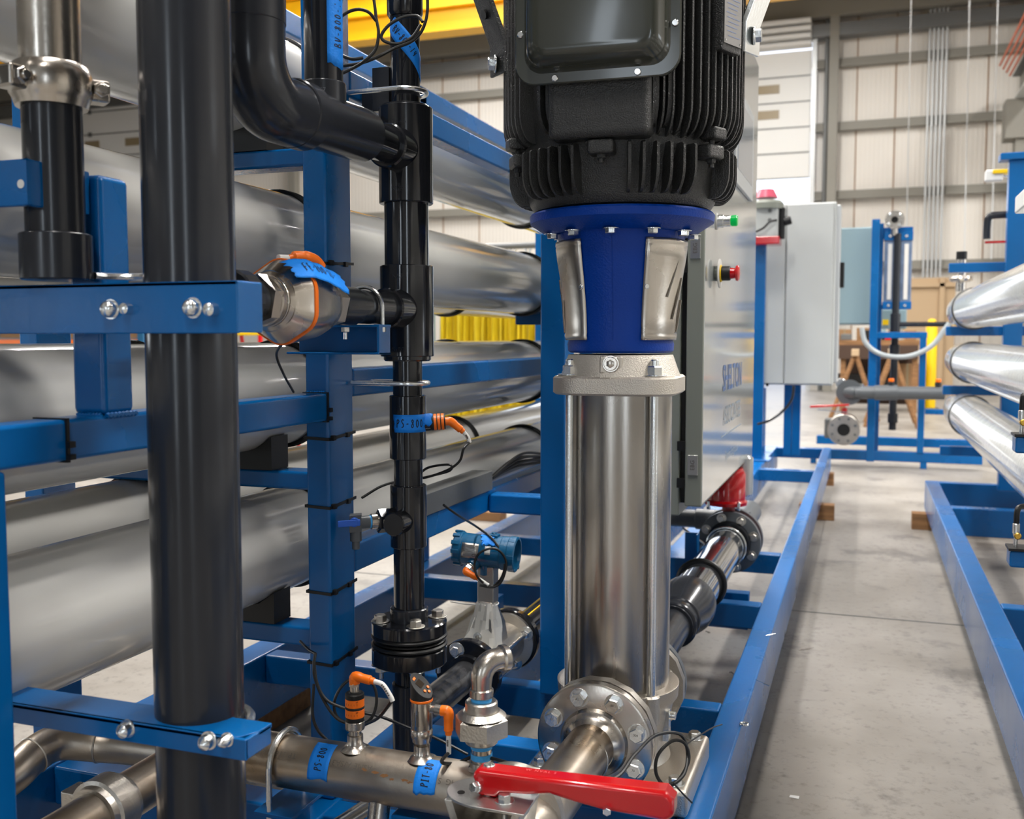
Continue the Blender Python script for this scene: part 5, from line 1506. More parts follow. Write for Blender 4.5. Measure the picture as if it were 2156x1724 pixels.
# --- display pressure transmitter
x2 = mx_(883)
boss(x2).build('boss', 'stainless', man)
c = V((x2, NY, zb1))
pit = thing('pressure_transmitter', 'stainless pressure transmitter with a slanted black display head', 'sensor', c)
MB().lathe(c, Z_, [(0, 0), (0, .011), (.004, .013), (.006, .0155), (.012, .0165), (.016, .0182), (.026, .0182), (.028, .0168), (.030, .0178), (.074, .0178), (.075, 0)], 40).build('sensor_body', 'stainless', pit)
MB().rcyl(c + Z_*.0745, c + Z_*.0785, .0188, .0005).build('orange_ring', 'orange', pit)
hm = MB(); n = 32
ring0 = []; ring1 = []
ft = V((.55, -1, 0)).normalized()
for i in range(n):
    a = 2*pi*i/n; q = V((cos(a), sin(a), 0))*.0185
    ring0.append(c + q + Z_*.0785)
    h_ = .100 + q.dot(X_*-1)*.9 + q.dot(Y_)*.25
    ring1.append(c + q + Z_*h_)
hm.add(ring0 + ring1, [tuple(range(n))[::-1], tuple(range(n, 2*n))] + [(i, (i + 1) % n, (i + 1) % n + n, i + n) for i in range(n)])
hm.build('display_head', 'black', pit, bevel=.0015)
# plane of slanted face
fn = V((.9, -.25, 1)).normalized()
fu = Y_.cross(fn); fu = (X_ - fn*X_.dot(fn)).normalized(); fv = fn.cross(fu)
fcn = c + Z_*.100 + fn*.0006
fmp = lambda u, v: fcn + fu*u + fv*v
m = MB(); m.add([fmp(-.010, -.007), fmp(.003, -.007), fmp(.003, .007), fmp(-.010, .007)], [(0, 1, 2, 3)]); m.build('display', 'display_dark', pit) if mat('display_dark', (.02, .012, .006), .5, spec=.1) else None
for u, v in ((.010, -.006), (.010, .006), (.016, 0)):
    MB().rcyl(fmp(u, v), fmp(u, v) + fn*.0012, .0026, .0004, 14).build('button', 'orange', pit)
m = MB(); m.add([fmp(-.018, -.004), fmp(-.014, -.004), fmp(-.014, .003), fmp(-.018, .003)], [(0, 1, 2, 3)]); m.build('display_mark', 'orange', pit)
m = MB(); sf = cylmap(c + Z_*.05, Z_, (tc_*.9 - tr_*.3), .0180)

for k in range(4): m.add([sf(-.008 + k*.004, -.014), sf(-.0068 + k*.004, -.014), sf(-.0068 + k*.004, .012 - .003*(k % 3)), sf(-.008 + k*.004, .012 - .003*(k % 3))], [(0, 1, 2, 3)])
m.build('engraving', 'ink_grey', pit)
sdv = X_
MB().rcyl(c + Z_*.062 + sdv*.015, c + Z_*.062 + sdv*.026, .0062, .0006).rcyl(c + Z_*.062 + sdv*.024, c + Z_*.062 + sdv*.037, .0085, .001, 14).build('side_connector', 'stainless', pit)
pl2 = thing('cable_plug', 'orange right-angle plug on the side of the display transmitter, sleeve hanging down', 'plug', c + Z_*.03 + sdv*.045, 'orange sensor plugs')
e = plug(pl2, c + Z_*.062 + sdv*.036, sdv, -Z_, .012, .036)
sleeve(pl2, [e + Z_*.002, e - Z_*.014, e - Z_*.032])
cable([e - Z_*.030, pt(930, 1604, 1.60), pt(960, 1607, 1.63), pt(1010, 1592, 1.62), pt(1100, 1615, 1.55), pt(1190, 1638, 1.50), pt(1290, 1640, 1.50), pt(1335, 1590, 1.58), pt(1380, 1548, 1.7), pt(1430, 1545, 1.75), pt(1447, 1580, 1.75), pt(1440, 1630, 1.72), pt(1405, 1655, 1.70), pt(1382, 1630, 1.70), pt(1385, 1590, 1.71), pt(1415, 1560, 1.73), pt(1442, 1565, 1.74), pt(1450, 1600, 1.74), pt(1430, 1640, 1.72), pt(1408, 1652, 1.70)], 'black cable running over the red lever and coiled beside the pump foot', .0030)
cable([pt(1446, 1566, 1.75), pt(1470, 1550, 1.85), pt(1500, 1532, 2.0), pt(1520, 1525, 2.1)], 'thin black cable end leaving the coil beside the pump foot', .0014)
cable([pt(1418, 1648, 1.70), pt(1435, 1668, 1.70), pt(1457, 1690, 1.72)], 'black tie tail pointing down from the coil beside the pump foot', .0016)
# --- stainless riser with union and elbow
x3 = mx_(1012)
c = V((x3, NY, ZM + RMf - .004))
vr = thing('vent_riser', 'stainless riser with a large hexagon union, blue thread tape and a top elbow', 'fitting', c)
def zc_(py): return zat(x3, NY, py)
MB().lathe(c, Z_, [(0, .024), (.004, .020), (.012, .0195), (.014, 0)], 32).build('boss', 'stainless', vr)
MB().cyl((x3, NY, c.z), (x3, NY, zc_(1545)), .0165, n=32).build('nipple', 'stainless', vr)
for a, b in ((1596, 1584), (1574, 1564)): MB().cyl((x3, NY, zc_(a)), (x3, NY, zc_(b)), .0174, n=32).build('thread_tape', 'ptfe', vr)
MB().rcyl((x3, NY, zc_(1563)), (x3, NY, zc_(1540)), .0265, .002).build('union_tail', 'stainless_raw', vr)
MB().hexa((x3, NY, zc_(1545)), Z_, .0445, zc_(1505) - zc_(1545), ph=.3).lathe((x3, NY, zc_(1505)), Z_, [(0, .04), (.008, .030), (.008, 0)], 32).build('union_nut', 'stainless_raw', vr, smooth=20)
MB().rcyl((x3, NY, zc_(1508)), (x3, NY, zc_(1474)), .0262, .0025).build('union_body', 'stainless_raw', vr)
MB().cyl((x3, NY, zc_(1474)), (x3, NY, zc_(1465)), .0168, n=32).build('thread_tape', 'ptfe', vr)
zt = zc_(1466)
ed = (Y_*.75 + X_*.66).normalized()
pts = [V((x3, NY, zt)), V((x3, NY, zt + .02))] + [V((x3, NY, zt + .03)) + ed*(.026*(1 - cos(a))) + Z_*(.026*sin(a)) for a in [pi/2*i/10 for i in range(1, 11)]] + [V((x3, NY, zt + .056)) + ed*.036]
MB().tube(pts, [.0165, .0165] + [.0185]*10 + [.0185], 28).build('elbow', 'stainless', vr)
pe = V((x3, NY, zt + .056)) + ed*.034
MB().rcyl(V((x3, NY, zt - .001)), V((x3, NY, zt + .014)), .0195, .002).rcyl(pe, pe + ed*.014, .0225, .003).build('elbow_bead', 'stainless', vr)

# ================================================================== red lever valve nearest the camera
LY = 1.30
pv = onY(1022, 1672, LY)
zpl = pv.z
bv = thing('ball_valve', 'manual ball valve with a long red lever in the bottom foreground', 'valve', (pv.x, LY, ZM - .06))
pm = MB(); pts = []
for i in range(25):
    a = pi/2 + pi*i/24
    pts.append(V((pv.x + .005 + .062*cos(a), LY + .048*sin(a), zpl)))
pts += [V((pv.x + .075, LY - .048, zpl)), V((pv.x + .075, LY + .020, zpl)), V((pv.x + .05, LY + .048, zpl))]
pm.poly(pts, (0, 0, .004)); pm.build('stop_plate', 'zinc_plate', bv, bevel=.0008) if mat('zinc_plate', (.62, .62, .60), .35, 1, bump=.2, bscale=300) else None
MB().lathe((pv.x - .032, LY - .014, zpl + .0035), Z_, [(0, 0), (0, .0055), (.0012, .0055), (.0012, 0)], 20).build('plate_hole', 'black', bv)
MB().cyl((pv.x + .006, LY, ZM), (pv.x + .006, LY, zpl + .03), .0125, n=28).build('stem', 'stainless_raw', bv)
for dx in (-.05, .055):
    MB().poly([(pv.x + dx, LY - .035, zpl), (pv.x + dx + .012, LY - .035, zpl), (pv.x + dx*.6 + .012, LY - .035, ZM + .02), (pv.x + dx*.6, LY - .035, ZM + .02)], (0, .07, 0)).build('stop_leg', 'zinc_plate', bv, bevel=.001)
MB().lathe((pv.x + .006, LY + .12, ZM), -Y_, [(0, .03), (0, .078), (.018, .078), (.02, .055), (.05, .06), (.10, .068), (.15, .06), (.22, .055), (.22, .078), (.24, .078), (.24, .03)], 48).build('valve_body', 'stainless_raw', bv)
# lever
lz0 = zpl + .004
x0 = pv.x - .016; x1_ = onY(1423, 1690, LY).x
zt0, zt1 = onY(1000, 1608, LY).z, onY(1400, 1657, LY).z
zb1_ = onY(1420, 1722, LY).z
dzl = zt1 - zt0
top = [V((x0, 0, zt0 - .012)), V((x0 + .008, 0, zt0)), V((x0 + .09, 0, zt0 - .001 + dzl*.3)), V((x1_ - .012, 0, zt1 + .001)), V((x1_, 0, zt1 - .010)), V((x1_, 0, zb1_ + .008)), V((x1_ - .010, 0, zb1_)),
       V((x1_ - .10, 0, zb1_ + .002)), V((x0 + .155, 0, zb1_ + .006)), V((x0 + .118, 0, zb1_ + .012)), V((x0 + .085, 0, lz0 + .012)), V((x0 + .045, 0, lz0 + .008)), V((x0 + .038, 0, lz0)), V((x0 + .008, 0, lz0)), V((x0 + .004, 0, lz0 + .02))]
lv = MB().poly([p + V((0, LY - .017, 0)) for p in top], (0, .034, 0)).build('lever', 'red', bv, bevel=.0075, seg=4)
q = V((x0 + .022, LY, zt0 - .001))
MB().rcyl(q - Z_*.01, q + Z_*.004, .0085, .001).build('pivot_cap', 'zinc', lv)
q = V((x0 + .012, LY - .0165, lz0 + .014)); dd = V((-.35, -.9, .2)).normalized()
MB().rcyl(q, q + dd*.006, .008, .001).hexa(q + dd*.004, dd, .0075, .010).build('side_bolt', 'zinc', lv)
q = V((pv.x + .036, LY - .018, zpl + .004))
MB().bolt(q, Z_, .0095, .009).rcyl(q - Z_*.03, q, .0045, .001).hexa(q - Z_*.010, -Z_, .0085, .007).build('stop_bolt', 'zinc', bv)
q = V((x0 + .20, LY - .0172, zb1_ + .006)); MB().hexa(q, V((.2, -1, 0)), .006, .010).build('lock_bolt', 'zinc', lv)
m = MB(); write(m, 'W NVAL S', .008, planemap(V((x0 + .10, LY, zt0 + dzl*.33 + .0012)), X_ + Z_*(dzl/.28), Y_), 0, 0, space=1.3); m.build('cast_letters', 'red_pale', lv) if mat('red_pale', (.75, .12, .12), .3) else None

# ================================================================== stainless return pipe at lower left
rt = thing('return_pipe', 'tarnished stainless pipe curving behind the lower bracket at lower left', 'pipe', onD(180, 1600, 2.1))
P = [onD(-60, 1690, 1.86), onD(25, 1632, 1.92), onD(70, 1590, 1.97), onD(125, 1562, 2.02), onD(210, 1566, 2.04), onD(300, 1574, 2.02), onD(420, 1590, 1.97), onD(500, 1600, 1.92)]
MB().tube(spline(P, 8), .036, 36).build('pipe', 'stainless_pipe', rt)
for i in (2, 4): MB().torus(P[i], (P[i + 1] - P[i - 1]), .0362, .002, 36, 8).build('weld_seam', 'stainless_raw', rt)
q = onD(331, 1560, 2.08)
tag(MB().tube([q + V((0, -.04, .02)), q + V((0, -.045, -.01)), q + V((0, -.045, -.07))], .0055, 8).build('u_bolt', 'zinc'), 'U-bolt leg on the tarnished pipe left of the foreground pipe', 'bolt', 'steel U-bolts')

# ================================================================== flow sensor with orange ring
def rpoly(c, u, v, R, rr, ns, k=5, ph=0):
    out = []
    for s in range(ns):
        a = ph + 2*pi*s/ns
        cc = c + (u*cos(a) + v*sin(a))*(R - rr/cos(pi/ns)*0 - rr)
        for i in range(k + 1):
            b_ = a - pi/ns + 2*pi/ns*i/k
            out.append(cc + (u*cos(b_) + v*sin(b_))*rr)
    return out
fe = thing('flow_sensor', 'bulky stainless sensor body with a bright orange seal ring on the grey line', 'sensor', (MX, yp(600), z2 - .07))
def st_(px, R, rr): return rpoly(V((MX, yp(px), z2)), X_, Z_, R, rr, 6, ph=pi/6)
y0_ = yp(536)
MB().hexa((MX, yp(537), z2), Y_, .0395, yp(558) - yp(537), ph=.2).build('hex_nut', 'stainless', fe, smooth=20)
MB().rcyl((MX, yp(553), z2), (MX, yp(570), z2), .0385, .002).torus((MX, yp(563), z2), Y_, .0385, .002, 40, 8).torus((MX, yp(568), z2), Y_, .0385, .002, 40, 8).build('threaded_neck', 'stainless', fe)
MB().lathe((MX, yp(566), z2), Y_, [(0, 0), (0, .040), (.006, .046), (.010, .048), (.012, .046), (.014, .044), (.014, 0)], 48).build('collar', 'stainless', fe)
fb = MB(); loft(fb, [st_(570, .047, .03), st_(582, .058, .032), st_(593, .0655, .032)]); fb.build('front_housing', 'stainless', fe, smooth=50)
fb = MB(); loft(fb, [st_(592, .067, .036), st_(599, .067, .036)]); fb.build('orange_seal', 'orange', fe, bevel=.001)
fb = MB(); loft(fb, [st_(598, .066, .032), st_(620, .063, .036), st_(655, .056, .04), st_(672, .046, .04)]); fb.build('rear_housing', 'stainless', fe, smooth=50)
MB().hexa((MX, yp(668), z2), Y_, .041, yp(700) - yp(668), ph=.25).build('hex_nut', 'stainless', fe, smooth=20)
# orange plug on top and drip cable below
q = V((MX + .005, yp(640), z2 + .060))
pl3 = thing('cable_plug', 'orange plug lying on top of the ringed flow sensor', 'plug', q, 'orange sensor plugs')
MB().rcyl(q - Z_*.01, q + Z_*.008, .009, .001).build('connector_nut', 'stainless', pl3)
MB().tube(spline([q + V((-.01, -.035, .010)), q + V((-.004, -.018, .014)), q + V((0, 0, .014)), q + V((0, .03, .010)), q + V((.002, .045, .0))], 6), [.004]*4 + [.0075]*8 + [.0095]*13, 14).build('plug_body', 'orange', pl3)
MB().tube([q + V((-.014, -.055, .009)), q + V((-.010, -.034, .010))], .0045, 10).build('marker_sleeve', 'label_white', pl3)
# tape over it
T = thing('tape_label', 'crinkled blue tape label lettered FE-800-03 across the flow sensor', 'tape', (MX, yp(620), z2 + .06), 'blue masking tape labels')
tp = MB(); nu, nv = 24, 10; vs = []
def femap(u, v):   # u along Y, v round the body toward the viewer side and down
    s = u
    ys = [(-.045, .048), (-.02, .058), (.01, .068), (.03, .0695), (.06, .068), (.09, .063), (.13, .0575)]
    R = ys[-1][1]
    for (a, ra), (b, rb) in zip(ys, ys[1:]):
        if s <= b: R = ra + (rb - ra)*max(0, (s - a)/(b - a)); break
    a = v/.068
    return V((MX, yp(592) - .01 + s, z2)) + (Z_*cos(a) + X_*sin(a))*(R + .0035 + .0006*sin(u*160 + v*90))
tp = tape_mesh(femap, -.020, .118, .026, .070, 24, 10, torn='lr', amp=.005, shear=.18)
tp.build('tape_strip', 'tape', T, solid=.0004)
m = MB(); hand(m, 'FE-800-03-', .015, lambda u, v: femap(u, -v) + X_*.0009 + Z_*.0009, .046, -.056, rot=-.14, r=.0008, track=.85); m.build('handwriting', 'ink', T)
cable([V((MX, yp(600), z2 - .06)), pt(582, 745, 1.62), pt(596, 785, 1.66), pt(618, 825, 1.74)], 'thin black cable hanging below the orange ringed sensor', .0022)

# ---- PS-800 tape on the riser coupling and its side switch
T = thing('tape_label', 'blue tape label lettered PS-800 on the riser coupling', 'tape', (MX, MY, mz(890)), 'blue masking tape labels')
ff = cylmap((MX, MY, mz(889)), Z_, mr_, .0366)
hh_ = abs(mz(870) - mz(907))/2
tape_mesh(ff, -.030, .046, -hh_, hh_, 14, 4, torn='lr', amp=.002).build('tape_strip', 'tape', T, solid=.0004)
ff2 = cylmap((MX, MY, mz(889)), Z_, mr_, .0372)
m = MB(); hand(m, 'PS-800-', .0155, ff2, .011, 0, r=.0009, track=.95); m.build('handwriting', 'ink', T)
sd2 = md(88)
c = V((MX, MY, mz(890))) + sd2*.034
ps2 = thing('pressure_switch', 'pressure switch with orange rings sticking out of the riser coupling', 'sensor', c)
ax_ = (sd2*.98 + Z_*.06).normalized()
MB().rcyl(c - sd2*.006, c + ax_*.012, .017, .002).build('side_boss', 'pvc_gloss', ps2)
MB().rcyl(c + ax_*.010, c + ax_*.018, .0165, .001).build('collar', 'black', ps2)
for k in range(3): MB().rcyl(c + ax_*(.017 + k*.0075), c + ax_*(.0225 + k*.0075), .0165, .0006).build('orange_ring', 'orange', ps2)
MB().rcyl(c + ax_*.016, c + ax_*.040, .0158, .0008).build('core', 'black', ps2)
MB().rcyl(c + ax_*.036, c + ax_*.046, .0085, .001).build('thread_nut', 'stainless', ps2)
tag(tape_mesh(cylmap(c + ax_*.008, ax_, Z_*.6 + mr_*.8, .0178), -.020, .016, -.012, .006, 8, 5, torn='lrtb', amp=.003).build('masking_tape', 'tape', solid=.0006), 'crumpled blue tape wrapped on the side switch of the riser', 'tape', 'blue masking tape labels')
pl4 = thing('cable_plug', 'orange plug on the side switch of the riser bending down to a white sleeve', 'plug', c + ax_*.045, 'orange sensor plugs')
e = plug(pl4, c + ax_*.040, ax_, (sd2*.75 - Z_*.62), .010, .030)
e2 = e + sd2*.012 - Z_*.022
sleeve(pl4, [e - (sd2*.75 - Z_*.62)*.002, e + sd2*.008 - Z_*.010, e2])
D4 = (e2 - CO).dot(fx)
cable([e2 + Z_*.002, pt(976, 945, 1.97), pt(968, 970, 1.98), pt(945, 988, 1.99), pt(905, 1003, 2.03), pt(880, 1006, 2.05), pt(900, 985, 2.06), pt(945, 978, 2.04), pt(948, 990, 2.04), pt(915, 1000, 2.06), pt(870, 1010, 2.07), pt(835, 1014, 2.06), pt(800, 1025, 2.03), pt(762, 1048, 2.0)], 'black cable looping from the side switch behind the riser to the blue post', .0026)
# transmitter plug and its cable
g1 = g0 + gd*.024
pl5 = thing('cable_plug', 'orange plug under the teal transmitter head with white sleeve', 'plug', g1, 'orange sensor plugs')
e = plug(pl5, g1, gd, (X_*.9 - Z_*.35 - Y_*.1), .008, .034)
e2 = e + V((.026, 0, -.014))
sleeve(pl5, [e, e + V((.012, 0, -.006)), e2])
D5 = (e2 - CO).dot(fx)
cable([e2, pt(1010, 1232, D5), pt(1038, 1236, D5), pt(1057, 1222, D5), pt(1066, 1185, D5), pt(1052, 1160, D5), pt(1030, 1155, D5), pt(1006, 1168, D5), pt(999, 1195, D5), pt(1010, 1220, D5), pt(1035, 1234, D5 + .01), pt(1056, 1215, D5 + .01), pt(1062, 1180, D5 + .01), pt(1040, 1138, D5 + .02), pt(1005, 1110, D5 + .05), pt(965, 1085, 2.2), pt(934, 1063, 2.14)], 'black cable looped over the teal transmitter and rising to the grey channel', .0028)
# coils at the top by the taped pipes
cable([pt(786, -10, 1.80), pt(790, 20, 1.80), pt(792, 38, 1.80), pt(797, 70, 1.80), pt(790, 105, 1.80), pt(765, 130, 1.80), pt(740, 145, 1.81), pt(712, 158, 1.81)], 'black cable dropping between the two taped pipes at the top', .0030)
cable([pt(792, 44, 1.80), pt(775, 25, 1.79), pt(750, 20, 1.79), pt(722, 32, 1.79), pt(703, 55, 1.79), pt(700, 85, 1.79), pt(715, 112, 1.79), pt(740, 124, 1.79), pt(765, 122, 1.79)], 'round loop of black cable hanging beside the left taped pipe', .0030)
cable([pt(900, -10, 1.85), pt(900, 20, 1.85), pt(896, 45, 1.85), pt(885, 70, 1.85), pt(865, 88, 1.85), pt(830, 102, 1.84), pt(790, 122, 1.82), pt(755, 134, 1.82), pt(716, 139, 1.82)], 'black cable sweeping down across the right taped pipe', .0030)
cable([pt(890, 46, 1.845), pt(878, 34, 1.85), pt(850, 36, 1.85), pt(820, 52, 1.85), pt(803, 75, 1.85), pt(812, 88, 1.85), pt(840, 92, 1.85), pt(868, 78, 1.85), pt(886, 52, 1.85)], 'oval loop of black cable in front of the right taped pipe', .0030)
# taped labels on the two top pipes
b_r = V((-MX, -BYt, 0)).normalized()
ff = cylmap((MX, BYt, zat(MX, BYt, 60)), Z_, b_r, .0321)
T = thing('tape_label', 'long blue tape label lettered BV-800-17 running up the small top pipe', 'tape', (MX, BYt, zat(MX, BYt, 130)), 'blue masking tape labels')
tape_mesh(lambda u, v: ff(u - .08*v*0, v), .006, .043, -.062, .12, 6, 12, torn='b', amp=.003, shear=-.15).build('tape_strip', 'tape', T, solid=.0004)
ff2 = cylmap((MX, BYt, zat(MX, BYt, 60)), Z_, b_r, .0326)
m = MB(); hand(m, 'BV-800-17-D', .0145, ff2, .027, .015, rot=pi/2, r=.0008, track=.95); m.build('handwriting', 'ink', T)
T = thing('tape_label', 'blue tape label lettered BV-800-14 spiralling down the top of the riser', 'tape', (MX, MY, mz(110)), 'blue masking tape labels')
w0 = .0155
def spir(u, v, r=.0292):
    ff = cylmap((MX, MY, mz(95)), Z_, mr_, r)
    ca, sa_ = cos(rad(-48)), sin(rad(-48))
    return ff(u*ca - v*sa_, u*sa_ + v*ca)
tape_mesh(spir, -.050, .085, -w0, w0, 24, 6, torn='lr', amp=.003).build('tape_strip', 'tape', T, solid=.0004)
m = MB(); hand(m, 'BV-800-14', .013, lambda u, v: spir(u, v, .0298), .0, 0, r=.0008, track=.9); m.build('handwriting', 'ink', T)

# ---- zip ties on the blue post and beams
def post_tie(py0, lb, knots=(.35,)):
    y = P1y0
    z = onY(665, py0, y).z; x0, x1 = -1.01, -.96; y0, y1 = y, y + .1; o = .0015
    pts = [V((x0 - o, y1 + o, z)), V((x0 - o, y0 - o, z)), V((x1 + o, y0 - o, z - .002)), V((x1 + o, y1 + o, z + .004))]
    m = MB()
    for a, b in zip(pts, pts[1:]):
        d = (b - a).normalized(); n_ = d.cross(Z_)
        m.obox((a + b)/2, d*((b - a).length/2 + .001), n_*.0012, Z_*.0028)
    m.obox((x1 + o + .002, y0 + .012, z), (.004, 0, 0), (0, .005, 0), (0, 0, .0048))
    m.obox((x1 + o + .001, y0 + .07, z + .001), (.003, 0, 0), (0, .005, 0), (0, 0, .0045))
    tag(m.build('zip_tie', 'tie'), lb, 'zip tie', 'black zip ties round the blue post')
for py, lb in ((553, 'black zip tie round the blue post just behind the ringed sensor'), (922, 'black zip tie round the blue post level with the PS-800 tape'), (1066, 'black zip tie round the blue post above the grey sample valve'), (1246, 'black zip tie round the blue post below the sample valve'), (1395, 'lowest black zip tie round the foot of the blue post'), (222, 'black zip tie high on the blue post behind the top tee')):
    post_tie(py, lb)
for px, lb in ((688, 'black zip tie round the beam where it meets the blue post'), (136, 'black zip tie round the beam near the left edge')):
    y = YonX(px, -.96)
    m = MB().box((-.9598, y - .0025, bb - .001), (-.957, y + .0025, bt + .001)).box((-1.012, y - .0025, bt), (-.957, y + .0025, bt + .0018)).box((-1.012, y - .0025, bb - .0018), (-.957, y + .0025, bb)).box((-.958, y - .004, bt - .036), (-.951, y + .006, bt - .028)).box((-.958, y - .004, bb + .002), (-.951, y + .006, bb + .009))
    tag(m.build('zip_tie', 'tie'), lb, 'zip tie', 'black zip ties on the left beam')
# ================================================================== discharge line behind the pump
dl = thing('discharge_line', 'glossy black discharge pipe with a bulging reducer behind the pump', 'pipe', (PX, 3.0, zf - .08))
yo = PY + .17
def yq(px): return YonX(px, PX)
MB().lathe((PX, yo, zf), Y_, [(0, 0), (0, .108), (.002, .11), (.02, .11), (.022, .108), (.022, .06), (.05, .055), (.05, 0)], 56).build('flange', 'pvc_grey', dl)
MB().cyl((PX, yo + .03, zf), (PX, yq(1440), zf), .048, n=48).build('pipe', 'pvc', dl)
for px in (1424, 1432): MB().torus((PX, yq(px), zf), Y_, .054, .009, 48, 10).build('groove_ring', 'pvc', dl)
MB().lathe((PX, yq(1428) - .05, zf), Y_, [(0, .048), (0, .055), (.05, .055), (.10, .060), (.17, .075), (.21, .081), (.25, .081), (.255, .066)], 56).build('reducer', 'pvc', dl, smooth=60)
yr0 = yq(1428) + .18
MB().cyl((PX, yr0, zf), (PX, yq(1538), zf), .066, n=56).build('pipe', 'pvc_mirror', dl) if mat('pvc_mirror', (.03, .032, .036), .06, spec=1.0, coat=1.0) else None
MB().torus((PX, yq(1482), zf), Y_, .070, .010, 56, 10).build('rubber_ring', 'rubber', dl)
MB().torus((PX, yq(1534), zf), Y_, .070, .0042, 56, 10).tube([V((PX - .07, yq(1534), zf + .0)), V((PX - .16, yq(1534), zf + .06))], .004, 8).build('u_bolt', 'zinc', dl)
yf_ = yq(1540)
MB().lathe((PX, yf_, zf), Y_, [(0, .05), (0, .112), (.002, .115), (.028, .115), (.03, .112), (.03, .05)], 64).build('flange', 'pvc_grey', dl)
MB().torus((PX, yf_ - .005, zf), Y_, .07, .011, 48, 10).build('hub_ring', 'pvc', dl)
for k in range(8):
    a = k*pi/4 + .3; q = V((PX, yf_, zf)) + (X_*cos(a) + Z_*sin(a))*.094
    MB().bolt(q, -Y_, .012, .012).build('flange_bolt', 'stainless_raw', dl)
bvf = thing('butterfly_valve', 'motorised butterfly valve with a red actuator hanging below the grey cabinet', 'valve', (PX, yf_ + .05, zf - .11))
MB().lathe((PX, yf_ + .034, zf), Y_, [(0, 0), (0, .10), (.04, .10), (.04, 0)], 48).build('valve_disc_body', 'red', bvf)
MB().lathe((PX, yf_ + .078, zf), Y_, [(0, 0), (0, .115), (.03, .115), (.03, 0)], 48).build('rear_flange', 'pvc_grey', bvf)
za = zat(PX, yf_ + .05, 1094); zb2 = zat(PX, yf_ + .05, 1062); zc2 = zat(PX, yf_ + .05, 985)
MB().cyl((PX - .01, yf_ + .055, zf + .09), (PX - .01, yf_ + .055, zb2 + .01), .024, n=24).build('stem_neck', 'red_dark', bvf)
MB().lathe((PX - .02, yf_ + .055, zb2), Z_, [(0, 0), (0, .078), (.012, .080), (.02, .072), (zc2 - zb2 - .02, .072), (zc2 - zb2, .06), (zc2 - zb2, 0)], 40).build('actuator_body', 'red', bvf)
for sx in (-1, 1): MB().hexa((PX - .02 + sx*.055, yf_ - .01, zb2 - .002), -Z_, .008, .01).rcyl((PX - .02 + sx*.055, yf_ - .01, zb2 - .002), (PX - .02 + sx*.055, yf_ - .01, zb2 + .02), .006).build('cover_screw', 'zinc', bvf)
MB().rcyl((PX + .03, yf_ + .14, zb2 + .02), (PX + .03, yf_ + .14, zc2 + .04), .04, .01).build('position_dome', 'cabinet_door', bvf)
# continuing line and grey header
MB().cyl((PX, yf_ + .10, zf), (PX, yf_ + .7, zf), .05, n=32).build('pipe', 'pvc_grey', dl)
gh = thing('grey_header', 'light grey plastic header pipe crossing behind the pump column', 'pipe', (-.6, 4.1, zat(-.5, 4.1, 1092) - .05))
zh = zat(-.5, 4.1, 1092)
MB().cyl((-.9, 4.05, zh), (PX + .0, 4.05, zh), .036, n=32).build('pipe', 'pvc_grey', gh)
MB().rcyl((XonY(1480, 4.05) - .02, 4.05, zh), (PX + .04, 4.05, zh), .042, .002).build('socket', 'pvc_grey', gh)
# pipe support upright
ys_ = 3.55
xs_ = XonY(1462, ys_)
MB().box((xs_ - .025, ys_ - .01, .15), (xs_ + .025, ys_ + .0, zat(xs_, ys_, 1120))).box((xs_ + .02, ys_ - .05, .15), (xs_ + .026, ys_, zat(xs_, ys_, 1120))).box((xs_ - .02, ys_ - .0, .15), (xs_ + .2, ys_ + .05, .279)).build('pipe_support', 'blue_steel', skid, bevel=.002)

# ================================================================== control cabinet
CX = -.42
y0 = YonX(1481, CX); y1 = YonX(1587, CX)
zc0 = onX(1481, 1064, CX).z; zc1 = zat(CX, y1, 138)
cab = thing('control_cabinet', 'grey steel control cabinet with glossy door, red stop button and blue lettering', 'cabinet', (CX - .15, (y0 + y1)/2, zc0 - .05))
yb0 = y0 + .012
MB().box((CX - .31, yb0, zc0 - .03), (CX - .065, y1 - .01, zc1 - .01)).build('cabinet_body', 'cabinet', cab, bevel=.004)
MB().box((CX - .065, yb0 + .02, zc0 + .005), (CX - .045, y1 - .02, zc1 - .03)).build('door_gap', 'black', cab)
door = MB().box((CX - .048, y0, zc0), (CX - .001, y1, zc1)).build('door', 'cabinet', cab, bevel=.004)
MB().box((CX - .004, y0 + .006, zc0 + .006), (CX, y1 - .006, zc1 - .006)).build('door_skin', 'cabinet_door', door, bevel=.002)
for py in (522, 980):
    z = zat(CX, y0, py)
    MB().box((CX - .04, y0 - .004, z - .028), (CX - .012, y0 + .0, z + .028)).build('latch_plate', 'zinc_plate', door, bevel=.001)
    m = MB(); write(m, 'EBG', .016, planemap((CX - .026, y0 - .0046, z), X_, Z_), 0, 0, rot=pi/2); m.build('latch_mark', 'ink_grey', door)
    for dz in (-.052, .052): MB().box((CX - .07, y0 - .002, z + dz - .013), (CX - .048, y0 + .012, z + dz + .013)).build('hinge_pin', 'black', cab)
def onC(px, py, off=0): return onX(px, py, CX + off)
q = onC(1508, 466)
gl = thing('pilot_light', 'green pilot light on the cabinet door', 'light', q)
MB().rcyl(q, q + X_*.004, .024, .001).build('bezel_plate', 'label_white', gl)
MB().rcyl(q + X_*.004, q + X_*.022, .019, .001, 20).rcyl(q + X_*.022, q + X_*.042, .0165, .001).build('collar', 'zinc', gl)
MB().rcyl(q + X_*.042, q + X_*.062, .016, .003).build('lens', 'green', gl)
q = onC(1505, 576)
es = thing('emergency_stop', 'red mushroom emergency stop button on a pale disc on the cabinet door', 'button', q)
MB().rcyl(q + X_*.012, q + X_*.016, .042, .001).build('legend_disc', 'label_white', es)
MB().rcyl(q + X_*.0, q + X_*.012, .022, .001).build('base_ring', 'cabinet', es)
